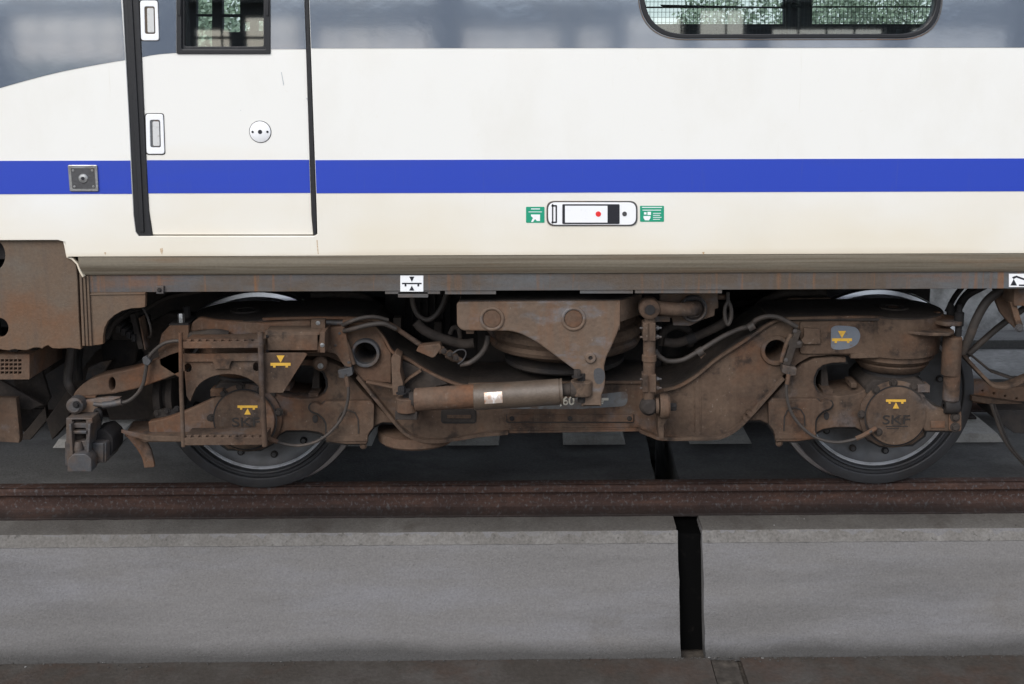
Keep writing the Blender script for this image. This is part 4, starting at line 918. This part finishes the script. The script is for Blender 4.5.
# ---- yaw damper
YDm = -.64
a, b, c_ = P(415, 399.8, YDm), P(475, 397.2, YDm), P(562.5, 390.2, YDm)
ya = (c_-a).normalized()
yd = lathe('yaw_damper', [(0, 0), (.044, 0), (.047, .004), (.047, (b-a).length), (0, (b-a).length)], a, ya, 'brown_red', bg_, n=32)
L2 = (c_-b).length
lathe('damper_barrel', [(0, -.004), (.050, -.004), (.0525, -.001), (.0525, L2-.014), (.050, L2-.012), (.050, L2-.009), (.0535, L2-.008), (.0535, L2), (.02, L2)], b, ya, 'damper_paint', yd, n=36)
lathe('damper_rod', [(0, 0), (.026, 0), (.026, .03), (.034, .035), (.034, .055), (0, .055)], c_, ya, 'brown_dark', yd, n=20)
lathe('damper_rod', [(0, -.02), (.034, -.02), (.034, .01), (0, .01)], a, ya, 'brown_dark', yd, n=20)
for px_, py_ in ((581.5, 387.5), (407, 404)):
    e = P(px_, py_, YDm+.005)
    lathe('damper_eye', [(0, -.030), (.040, -.030), (.044, -.026), (.044, .026), (.040, .030), (0, .030)], e, (0, 0, 1), 'brown_dust', yd, n=32)
    wtube('eye_pin', [e-Vector((0, 0, .06)), e+Vector((0, 0, .06))], .016, 'grime_and_shade', yd, n=12, sm=False)
    bolt(0, 0, 0, .015, yd, 'grime_and_shade', world=e+Vector((-.018, -.02, .05)), axis=(0, 0, 1), h=.03)
# foil label lying on the barrel
lbm = bmesh.new()
m0 = P(494, 395.6, YDm); rows = []
qx = ya; qz = Vector((0, 0, 1)) - ya*ya.z; qz.normalize(); qy = qx.cross(qz)
cax = b+ya*((P(494, 395.6, YDm)-b).dot(ya))
for i in range(7):
    th = R(-16+i*8.4)
    rr = .0532
    rows.append([lbm.verts.new(cax+qx*s*.036+(qz*math.sin(th)-Vector((0, 1, 0))*math.cos(th))*rr) for s in (-1, 1)])
for r0, r1 in zip(rows, rows[1:]): lbm.faces.new((r0[0], r0[1], r1[1], r1[0]))
me = bpy.data.meshes.new('f'); lbm.to_mesh(me); lbm.free(); link('foil_label', me, 'label_foil', yd, 60)
# left damper bracket with its ribs
lb = plate('damper_mount', rnd([(391, 358, 1), (395, 353, 1), (401, 357, 1), (400, 372, 1), (403, 383, 1), (402, 395.5, 1), (393, 395.5, 1), (392, 383, 1)], 1), -.54, -.46, 'brown_red', bg_, bev=.002)
plate('mount_rib', ribbon([(401, 386), (410, 378), (421, 371)], 2.4), -.50, -.47, 'brown_red', lb)
plate('mount_rib', ribbon([(366, 382), (380, 385), (394, 388)], 2.2), -.50, -.47, 'brown_red', lb)
plate('mount_web', [(396, 358), (426, 371), (448, 384), (402, 394), (396, 390)], -.462, -.445, 'brown_dark', lb)
plate('mount_foot', rnd(prect(395, 411.5, 417, 420), 1), -.66, -.44, 'brown_dark', lb)
lathe('mount_disc', [(0, .0), (.16, .0), (.17, .01), (.17, .05), (0, .05)], P(415, 446, -.40)+Vector((0, .1, 0)), (0, 0, 1), 'brown_red', bg_, n=40)

# ---- anti-roll link and torsion arm
YLk = -.60
kc = P(649, 307.5, YLk)
tb = plate('torsion_plate', rnd([(660, 294), (718, 293), (718.5, 308), (715, 309), (714.5, 316), (702, 320), (690, 326), (673, 325.5), (672, 318), (660, 318)], 1), -.50, -.47, 'bolster_paint', bg_, bev=.003)
plate('torsion_foot', rnd(prect(655, 316, 670, 322), 1), -.55, -.47, 'bolster_paint', tb)
lathe('bearing_ring', [(0, .0), (.055, .0), (.056, .02), (.050, .028), (.044, .024), (.040, .004), (0, .004)], P(693, 308, -.52), FRONT, 'grey_metal', tb, n=36)
ta = tube('torsion_arm', [(651, 307, YLk), (665, 308.5, YLk), (680, 309.5, YLk), (692, 308.5, YLk+.03), (697, 307, YLk+.12)], [.030, .029, .028, .031, .033], 'brown_dust', bg_, n=20, label='stubby round torsion arm bending back into the bearing ring')
lathe('arm_end', [(0, .042), (.030, .042), (.040, .036), (.043, .026), (.043, -.026), (.036, -.036), (0, -.036)], kc, FRONT, 'brown_dust', ta, n=32)
lathe('arm_socket', [(.0, .044), (.012, .046), (.020, .046), (.022, .040)], kc, FRONT, 'grime_and_shade', ta, n=12)
lk_ = plate('roll_link', rnd(prect(643, 323, 648, 341), .6), YLk-.03, YLk+.03, 'brown_dust', bg_, bev=.002)
plate('clamp_jaw', rnd(prect(649.6, 323, 655.6, 341), .6), YLk-.03, YLk+.03, 'brown_dust', lk_, bev=.002)
plate('clamp_jaw', rnd(prect(642.5, 375, 648, 392.5), .6), YLk-.03, YLk+.03, 'brown_dust', lk_, bev=.002)
plate('clamp_jaw', rnd(prect(649.8, 375, 656.2, 392.5), .6), YLk-.03, YLk+.03, 'brown_dust', lk_, bev=.002)
for y in (337, 379, 388, 328):
    q = P(656, y, YLk-.015)
    wtube('clamp_bolt', [q-Vector((.065, 0, 0)), q+Vector((.022, 0, 0))], .0045, 'grey_metal', lk_, n=8, sm=False)
    bolt(0, 0, 0, .0085, lk_, 'grey_metal', world=q+Vector((.002, 0, 0)), axis=(1, 0, 0), h=.010)
zl = lambda y: P(649, y, YLk).z
lathe('link_rod', [(0, zl(394)), (.024, zl(394)), (.024, zl(376)), (.025, zl(361)), (.0295, zl(360.5)), (.0295, zl(355)), (.025, zl(354.5)), (.025, zl(326)), (.022, zl(318)), (0, zl(318))], Vector((P(649.3, 350, YLk).x, YLk, 0)), (0, 0, 1), 'brown_dust', lk_, n=28)
lathe('lower_ball', [(0, .036), (.022, .034), (.034, .022), (.038, 0), (.034, -.022), (0, -.03)], P(648.5, 406, YLk), FRONT, 'brown_dark', lk_, n=28)
lathe('ball_neck', [(0, 0), (.018, 0), (.025, .05), (.020, .07), (0, .07)], Vector((P(648.5, 406, YLk).x, YLk, zl(404))), (0, 0, 1), 'brown_dust', lk_, n=20)
lathe('washer', [(0, 0), (.034, 0), (.034, .012), (0, .012)], P(655.5, 406, YLk), (1, 0, 0), 'brown_dust', lk_, n=24)
lug = plate('link_lug', rnd([(656, 400), (666, 396), (668, 400), (668, 418), (664, 425), (664, 439), (659, 439)], 1), -.56, -.44, 'brown_dust', bg_, bev=.003)
lathe('lug_disc', [(0, 0), (.048, 0), (.052, .006), (.052, .032), (.046, .040), (0, .040)], P(659.5, 406, YLk+.01), (1, 0, 0), 'brown_dust', lug, n=32)
bolt(0, 0, 0, .018, lug, 'grime_and_shade', world=P(669, 407, YLk+.02), axis=(1, 0, 0), h=.03)

# ---- hoses and cables around the middle
tube('air_hose', [(655, 350, -.5), (659, 356, -.5), (668, 361, -.5), (682, 360, -.5), (694, 354, -.5), (704, 348, -.5), (722, 337, -.48), (738, 329.5, -.46), (750, 326, -.46), (756, 320, -.47), (766, 316.5, -.48), (777, 317, -.49), (788, 322, -.49), (797, 327, -.49)], .0105, 'hose', bg_, n=10)
for x, y in ((751, 326.5), (700, 351.5)):
    lathe('hose_clip', [(.009, -.014), (.018, -.014), (.018, .014), (.009, .014)], P(x, y, -.47 if x > 740 else -.5), (.8, 0, .5), 'hose', bg_, n=12)
plate('clip_tab', rnd([(699, 356), (704, 352), (706, 354), (701, 359)], .4), -.5, -.49, 'brown_dust', bg_, bev=.001)
tube('air_hose', [(664, 342, -.36), (676, 343, -.36), (690, 339, -.36), (706, 332, -.36), (722, 324, -.36), (730, 316, -.3)], .020, 'brown_dark', bg_, n=14)
lathe('hose_clip', [(.018, -.02), (.025, -.02), (.025, .02), (.018, .02)], P(691, 338.5, -.36), (.9, 0, .35), 'grime_and_shade', bg_, n=14)
tube('equalising_hose', [(662, 345, -.3), (664, 332, -.3), (676, 326, -.3), (688, 331, -.3), (690, 345, -.28)], .018, 'brown_dark', bg_, n=12)
tube('hose_loop', [(728, 292, -.52), (728, 300, -.52), (731, 308, -.52), (731, 318, -.52), (728, 324.5, -.52), (725, 318, -.52), (725, 308, -.52), (728, 301, -.52)], .008, 'hose', bg_, n=8)
tube('pin', [(718, 297, -.5), (727, 297, -.5)], .011, 'brown_dust', bg_, sm=False)
# left of the bolster
tube('air_hose', [(416, 322, -.42), (424, 330, -.42), (438, 337, -.42), (452, 341.5, -.42), (464, 344, -.42), (474, 343, -.42)], .021, 'brown_dark', bg_, n=14)
tube('air_hose', [(412, 290, -.4), (413, 304, -.4), (418, 315, -.4), (427, 320, -.4), (436, 315, -.4), (443, 304, -.4), (447, 292, -.4)], .011, 'hose', bg_, n=10)
tube('air_hose', [(450, 292, -.34), (446, 304, -.34), (440, 313, -.34)], .009, 'grime_and_shade', bg_)
tube('air_hose', [(450, 334, -.4), (453, 328, -.4), (458, 328, -.4), (460, 335, -.4), (460, 341, -.4)], .010, 'brown_dark', bg_)
tube('air_hose', [(460, 364.5, -.5), (470, 362.5, -.5), (480, 355, -.5), (486, 346, -.5), (488, 335, -.5)], .011, 'hose', bg_)
tube('wire_loop', [(452, 354, -.52), (458, 350, -.52), (464, 350, -.52), (466, 354, -.52), (463, 360, -.52), (458, 364, -.52)], .003, 'grey_metal', bg_, n=6)
vb = plate('valve_bracket', rnd([(416, 351), (419, 346, 1), (440, 344), (441.5, 348), (435, 357, 1), (432, 358)], 1), -.52, -.47, 'brown_red', bg_, bev=.003)
lathe('valve', [(0, 0), (.018, 0), (.018, .03), (.012, .035), (.012, .05), (.020, .055), (.020, .09), (.014, .10), (.014, .12), (0, .12)], P(436, 347, -.5), (.85, -.05, -.5), 'brown_dust', bg_, n=12)
for k in range(3): bolt(0, 0, 0, .008, vb, 'brown_dark', world=P(444+k*6, 351+k*3.4, -.54))
tube('air_hose', [(344, 322, -.5), (356, 319.5, -.52), (372, 319, -.52), (384, 321.5, -.51), (394, 327, -.5), (406, 335, -.5), (422, 346, -.48)], .0105, 'brown_dust', bg_)
tube('air_hose', [(344, 331, -.5), (356, 328, -.53), (368, 325, -.54), (382, 323.5, -.54), (390, 326, -.53), (396, 329, -.52)], .010, 'hose', bg_)
tube('air_hose', [(343, 325, -.52), (352, 321, -.55), (364, 317.5, -.55), (376, 317, -.54), (388, 320, -.52)], .0085, 'hose', bg_)
plate('equipment_case', rnd(prect(385, 280, 700, 366), 1), .02, .16, 'grime_and_shade', bg_)  # ribbed case, enlarged to black out the bright view through the bogie
for k in range(7): plate('case_rib', prect(404+k*7.5, 296, 405.6+k*7.5, 345), -.01, .02, 'grime_and_shade', bg_)
plate('case_bracket', rnd(prect(393, 318, 401, 330), 1), -.3, -.25, 'brown_dark', bg_)
plate('case_bracket', rnd(prect(434, 322, 442, 335), 1), -.2, -.15, 'brown_dark', bg_)

# ---- sensors with their cables
def sensor(mirror):
    global XM
    keep = XM
    if mirror: XM -= .017
    a = [(P(*p).x, P(*p).z) for p in ((799.5, 328, -.49), (803, 330, -.49), (789, 366, -.49), (783, 364, -.49))]
    s = plate('sensor_body', rnd([(796, 329), (801.5, 331), (798, 341), (803, 342), (801.5, 348), (796, 348), (790, 366), (783, 364.5), (789, 347), (787, 340), (792, 338)], .8), YF-.058, YF-.02, 'brown_dark', bg_, mirror=mirror, bev=.002)
    tube('sensor_pipe', [(791, 334, -.49), (786, 345, -.49), (781, 362, -.49)], .009, 'brown_dust', s, mirror=mirror)
    plate('sensor_foot', rnd([(783, 365), (797, 368), (796, 375.5), (790, 376), (782, 372.5)], 1.2), YF-.062, YF-.02, 'grey_metal', s, mirror=mirror, bev=.002)
    for q in ((795, 331), (799, 343), (786, 360)): bolt(q[0], q[1], YF-.058, .006, s, 'grey_metal', mirror=mirror)
    plate('sensor_mount', rnd([(804, 328), (820, 329), (821, 344), (804, 344.5), (801, 340), (804, 337)], 1), YF-.03, YF-.01, 'brown_dust', s, mirror=mirror, bev=.003)
    tube('sensor_cable', [(789, 372, -.5), (786.5, 384, -.5), (787, 398, -.5), (791, 412, -.5), (799, 424, -.5), (810, 434, -.5), (822, 440, -.5), (836, 442.3, -.5), (850, 440.5, -.5), (860, 437, -.5), (872, 431, -.5)], .0065, 'hose', s, mirror=mirror, n=8)
    tube('cable_gland', [(856, 438.5, -.5), (864, 435, -.5), (876, 428, -.49)], .010, 'brown_red', s, mirror=mirror, n=8)
    tube('cable_gland', [(788.6, 374, -.5), (787, 384, -.5)], .009, 'brown_red', s, mirror=mirror, n=8)
    XM = keep
sensor(False); sensor(True)

# ---- left end: step ladder, plates, guard arm
YL = -.66
ld = tube('step_ladder', [(180.6, 332.5, YL), (181.3, 390, YL), (183.5, 446.5, YL)], .0085, 'brown_dust', bg_, n=10, sm=False, label='two-rung step ladder with serrated treads beside the left wheel')
tube('ladder_rod', [(260.4, 331.5, YL), (262, 390, YL), (265, 446, YL)], .0115, 'brown_dust', ld, n=10, sm=False)
for (y0, y1) in ((342, 348.5), (438, 445.5)):
    st = plate('tread', [(183, y0), (261.5 if y0 < 400 else 263.5, y0-.6), (261.5 if y0 < 400 else 263.5, y1-.6), (183, y1)], YL-.005, YL+.12, 'brown_dust', ld, bev=.002)
    x = 186
    while x < 259:
        plate('serration', [(x, y0-2.6), (x+1.4, y0-.2), (x+4.2, y0-.2), (x+5.4, y0-2.6)], YL+.0, YL+.012, 'brown_dust', st, bev=.0005)
        x += 7.6
pl_ = plate('ladder_plate', [(183, 354), (261, 353.3), (262, 361)]+[(261.5, 390)]+[(262-(262-228)*(1-math.cos(t_)) if False else 228+35*math.cos(t_), 398-24*math.sin(t_)) for t_ in [math.pi*.08+k*math.pi*.84/14 for k in range(15)]]+[(190, 402), (186.5, 396)], YL+.04, YL+.05, 'brown_dust', bg_, holes=[circ(188, 368, 3.6, 16, 4.6), circ(256.5, 367, 3.6, 16, 4.6)], bev=.002)
plate('plate_bar', [(183, 354), (261, 353.3), (261, 361.2), (231.5, 361.2), (229.5, 366), (229.5, 369), (214.5, 369), (214.5, 366), (212.5, 361.8), (183, 362)], YL+.028, YL+.04, 'brown_dust', pl_, bev=.002)
gp = plate('mark_plate', [(264, 353), (304.5, 353), (307, 354.5), (283, 393), (264, 393)], YL+.02, YL+.03, 'brown_dust', bg_, bev=.002)
wagon_mark(280.5, 361.5, YL+.0195, gp)
bx = plate('cable_duct', rnd(prect(264, 331.5, 321, 353.5), 1.5), YL+.05, YL+.16, 'brown_dust', bg_, bev=.014)
bolt(267.5, 336.5, YL+.05, .004, bx, 'grime_and_shade'); bolt(267.5, 351, YL+.05, .004, bx, 'grime_and_shade')
plate('duct_end', rnd(prect(320, 332, 325, 353), 1), YL+.04, YL+.17, 'brown_red', bx)
bolt(322.3, 345, YL+.04, .006, bx, 'alloy')
plate('tee_bracket', [(311, 320), (325, 319.5), (325, 331), (328, 331.5), (328, 345), (331, 350), (326, 352), (324, 338), (311, 331)], -.56, -.53, 'brown_dust', bg_)
bolt(318, 323, -.56, .006, bg_, 'alloy')
plate('shoulder_cover', rnd([(326, 328), (345, 326), (348, 348), (352, 368), (344, 366), (336, 354), (326, 352)], 3), -.50, -.44, 'brown_red', bg_)
lathe('pin_boss', [(0, .02), (.02, .02), (.03, .012), (.032, 0)], P(320.5, 363, -.45), FRONT, 'brown_red', bg_, n=24)
bolt(320.5, 366, -.47, .008, bg_, 'alloy')
tube('pipe', [(300, 321, -.42), (325, 322.5, -.46), (342, 323, -.48), (352, 321, -.48)], .010, 'grey_metal', bg_)
# ribbed blanket of dirt castings on the left housing
plate('housing_front', rnd([(192, 322), (200, 317), (215, 320), (262, 323), (300, 321), (311, 321), (311, 329), (285, 333), (232, 336), (222, 338), (205, 330), (189, 333)], 3), -.50, -.47, 'brown_red', bg_, bev=.008)
tube('pipe', [(188, 336, -.50), (200, 335, -.52), (215, 333, -.53), (228, 335, -.52)], .018, 'brown_dark', bg_)
# bracket top left with bolts
tl = plate('guard_bracket', rnd([(161.5, 334, 1), (170, 325, 1), (188.5, 325, 1), (188.5, 345, 1), (183, 346), (182, 352), (183, 380), (160, 365), (158, 350)], 1), -.52, -.49, 'brown_dust', bg_, bev=.002)
plate('bracket_web', [(148, 352), (184, 346), (184, 376), (148, 384)], -.47, -.45, 'brown_dark', tl)
hplate('bracket_top', [(P(169, 325, -.52).x, -.52), (P(188.5, 325, -.52).x, -.52), (P(188.5, 325, -.52).x, -.36), (P(169, 325, -.52).x, -.36)], P(178, 325, -.52).z-.004, P(178, 325, -.52).z+.006, 'grime_and_shade', tl)
bolt(0, 0, 0, .013, tl, 'alloy', world=P(181.5, 324, -.50), axis=(0, 0, 1), h=.045)
bolt(0, 0, 0, .015, tl, 'grime_and_shade', world=P(187, 318, -.42), axis=(0, 0, 1), h=.05)
# guard arm
ga = plate('guard_arm', rnd([(71, 403, 2), (73.5, 393, 5), (84, 382.5, 6), (100, 375.5, 5), (140, 367, 5), (170, 353, 5), (184, 349, 1), (186, 371, 1), (165, 379, 4), (140, 388, 4), (114, 394, 4), (90, 396, 4), (79, 399, 3), (75, 405, 1)], 2, 4), -.52, -.44, 'brown_red', bg_, holes=[circ(112, 384, 3.2, 18, 6.6)], bev=.006)
hplate('arm_flange', [(P(78, 390, -.53).x, -.53), (P(95, 390, -.53).x, -.53), (P(95, 390, -.53).x, -.40), (P(78, 390, -.53).x, -.40)], P(86, 396, -.53).z-.01, P(86, 396, -.53).z, 'brown_dust', ga)
plate('arm_blank', prect(110, 390, 124, 392), -.54, -.5, 'brown_dark', ga) if False else None
plate('arm_back', [(100, 392), (180, 368), (182, 408), (160, 420), (110, 420)], -.10, -.06, 'brown_dark', bg_)
lathe('disc_edge', [(0, 0), (.11, 0), (.115, .01), (.115, .03), (.09, .035), (.09, .05), (.115, .055), (.115, .08), (0, .08)], P(161, 392, -.30), (1, 0, 0), 'brown_dark', bg_, n=32)
plate('fastener_row', rnd(prect(155, 410, 182, 418), 1), -.42, -.36, 'grime_and_shade', bg_)
for k in range(3): bolt(157+k*10, 413-k*2, -.42, .010, bg_, 'grime_and_shade')
# guard arm top cable
tube('guard_cable', [(183, 341, -.55), (174, 341, -.55), (164, 343.5, -.55), (155, 350, -.55), (148, 359, -.55), (145.5, 372, -.55), (143, 384, -.55), (137, 394, -.55), (128, 401, -.55), (118, 403, -.55), (105, 404, -.55)], .0075, 'hose', bg_, n=8)
plate('cable_clip', rnd([(142, 358), (146, 356), (151, 361.5), (148, 366), (143, 364)], 1), -.565, -.54, 'grey_metal', bg_, bev=.002)
tube('cable_plug', [(122, 402, -.55), (112, 404, -.55), (103, 405, -.55)], .014, 'grey_metal', bg_, sm=False)
tube('cable_plug', [(104, 405, -.55), (94, 404, -.55)], .009, 'grey_metal', bg_, sm=False)
# flange lubricator hanging at the far left
lu = plate('lubricator', rnd([(66, 418, 1), (92, 418, 1), (92.5, 426), (90, 447), (92, 460), (91, 471, 2), (67, 471.5, 2), (66, 440)], 1), -.62, -.52, 'grey_metal', bg_, holes=[rnd(prect(72, 419.8, 86, 423.6), 1), rnd(prect(72, 428, 86, 441), 2)], bev=.002)
plate('front_box', rnd([(68, 459, 3), (73, 454, 2), (86, 454, 2), (91.5, 459, 3), (91.5, 472, 1), (67, 472, 1)], 1), -.67, -.61, 'grey_metal', lu, bev=.004)
plate('back_plate', prect(70, 426, 88, 443), -.53, -.525, 'grime_and_shade', lu)
plate('cross_link', rnd(prect(71.5, 431, 86.5, 434), .8), -.63, -.60, 'grey_metal', lu)
plate('side_strap', [(68.5, 424), (71, 424), (73, 455), (70, 457)], -.645, -.61, 'grey_metal', lu)
plate('side_strap', [(88, 424), (90.5, 424), (88.5, 457), (86, 455)], -.645, -.61, 'grey_metal', lu)
plate('rear_flap', rnd([(64.6, 442), (67.5, 442), (68, 468), (65, 465)], .5), -.60, -.55, 'grey_metal', lu)
lathe('spindle', [(0, 0), (.03, 0), (.034, .01), (.034, .03), (.02, .035), (.02, .06), (.032, .065), (.03, .09), (0, .09)], P(79, 438, -.57), (0, 0, 1), 'brown_dark', lu, n=20)
lathe('spindle', [(0, 0), (.016, 0), (.022, .02), (.014, .05), (0, .05)], P(79, 453, -.62), (0, 0, 1), 'grey_metal', lu, n=16)
rb = plate('reservoir', rnd(prect(92, 443, 106, 463), 2), -.60, -.46, 'grey_metal', lu, bev=.005)
plate('reservoir_seam', prect(103, 443.5, 104.2, 462), -.603, -.598, 'grime_and_shade', rb)
plate('reservoir_back', rnd([(92, 432, 2), (104, 429, 2), (113, 437, 3), (113, 452, 3), (106, 461, 2), (92, 461)], 2, 4), -.56, -.44, 'grime_and_shade', rb, bev=.006)
lathe('clamp_nut', [(0, .03), (.024, .03), (.034, .02), (.036, -.02), (0, -.02)], P(76.5, 404.5, -.56), FRONT, 'grey_metal', lu, n=20)
bolt(76.5, 404.5, -.59, .010, lu, 'grime_and_shade')
plate('clamp_plate', rnd([(80, 401), (108, 397.5), (120, 398), (98, 406), (96, 413), (90, 418), (74, 418), (76, 411)], 1), -.545, -.52, 'concrete_pale' if False else 'bolster_paint', lu, bev=.002)
tube('hook', [(90, 419, -.54), (94, 414, -.54), (97, 409, -.54), (101, 414, -.54), (99, 428, -.5)], .008, 'grime_and_shade', lu)
# left end of the axle box: long arm, plate and blade
la = plate('axle_arm_end', rnd([(148, 422, 1), (165, 418.5, 3), (186, 411, 3), (206, 402, 3), (222, 394, 1), (228, 400), (228, 440, 1), (150, 441, 2)], 1), YF-.010, YF+.03, 'brown_red', bg_, bev=.005)
plate('arm_panel', rnd(prect(190, 421, 215, 435), 4), YF-.016, YF-.010, 'brown_red', la, bev=.003)
hplate('sand_shelf', [(P(122, 434, -.5).x, -.47), (P(148, 438, -.5).x, -.54), (P(192, 438, -.5).x, -.54), (P(192, 438, -.5).x, -.30), (P(125, 430, -.4).x, -.30)], P(150, 441, -.54).z-.006, P(150, 441, -.54).z+.008, 'brown_dust', la)
plate('shelf_lip', [(121, 430), (148, 435.5), (190, 437), (190, 442), (148, 441.5), (121, 433)], -.552, -.54, 'brown_dust', la)
plate('life_guard', rnd([(126, 436, 0), (146, 441, 0), (151, 450, 4), (154.5, 465, 2), (154, 467.5, 1), (144, 468, 1), (142, 458, 4), (136, 448, 4)], 1), -.50, -.485, 'brown_dust', la)
box('dark_backing', XL, P(330, 380, 1.0).x, 1.0, 1.3, .05, 1.06, 'grime_and_shade', car)  # black boxes added to block the bright view behind the bogie
box('dark_backing', P(700, 380, 1.0).x, P(930, 300, 1.0).x, 1.0, 1.3, .55, 1.06, 'grime_and_shade', car)
# background pieces to the left of the left wheel
plate('rear_casting', rnd([(138, 346), (150, 322), (168, 313), (196, 316), (196, 345), (180, 352), (150, 362)], 4), -.20, -.12, 'brown_dark', bg_, bev=.01)
plate('rear_casting', rnd([(100, 345), (122, 330), (140, 338), (136, 365), (104, 372)], 4), -.06, .04, 'grime_and_shade', bg_, bev=.01)

# ---- far side of the bogie, plain: frame and covers
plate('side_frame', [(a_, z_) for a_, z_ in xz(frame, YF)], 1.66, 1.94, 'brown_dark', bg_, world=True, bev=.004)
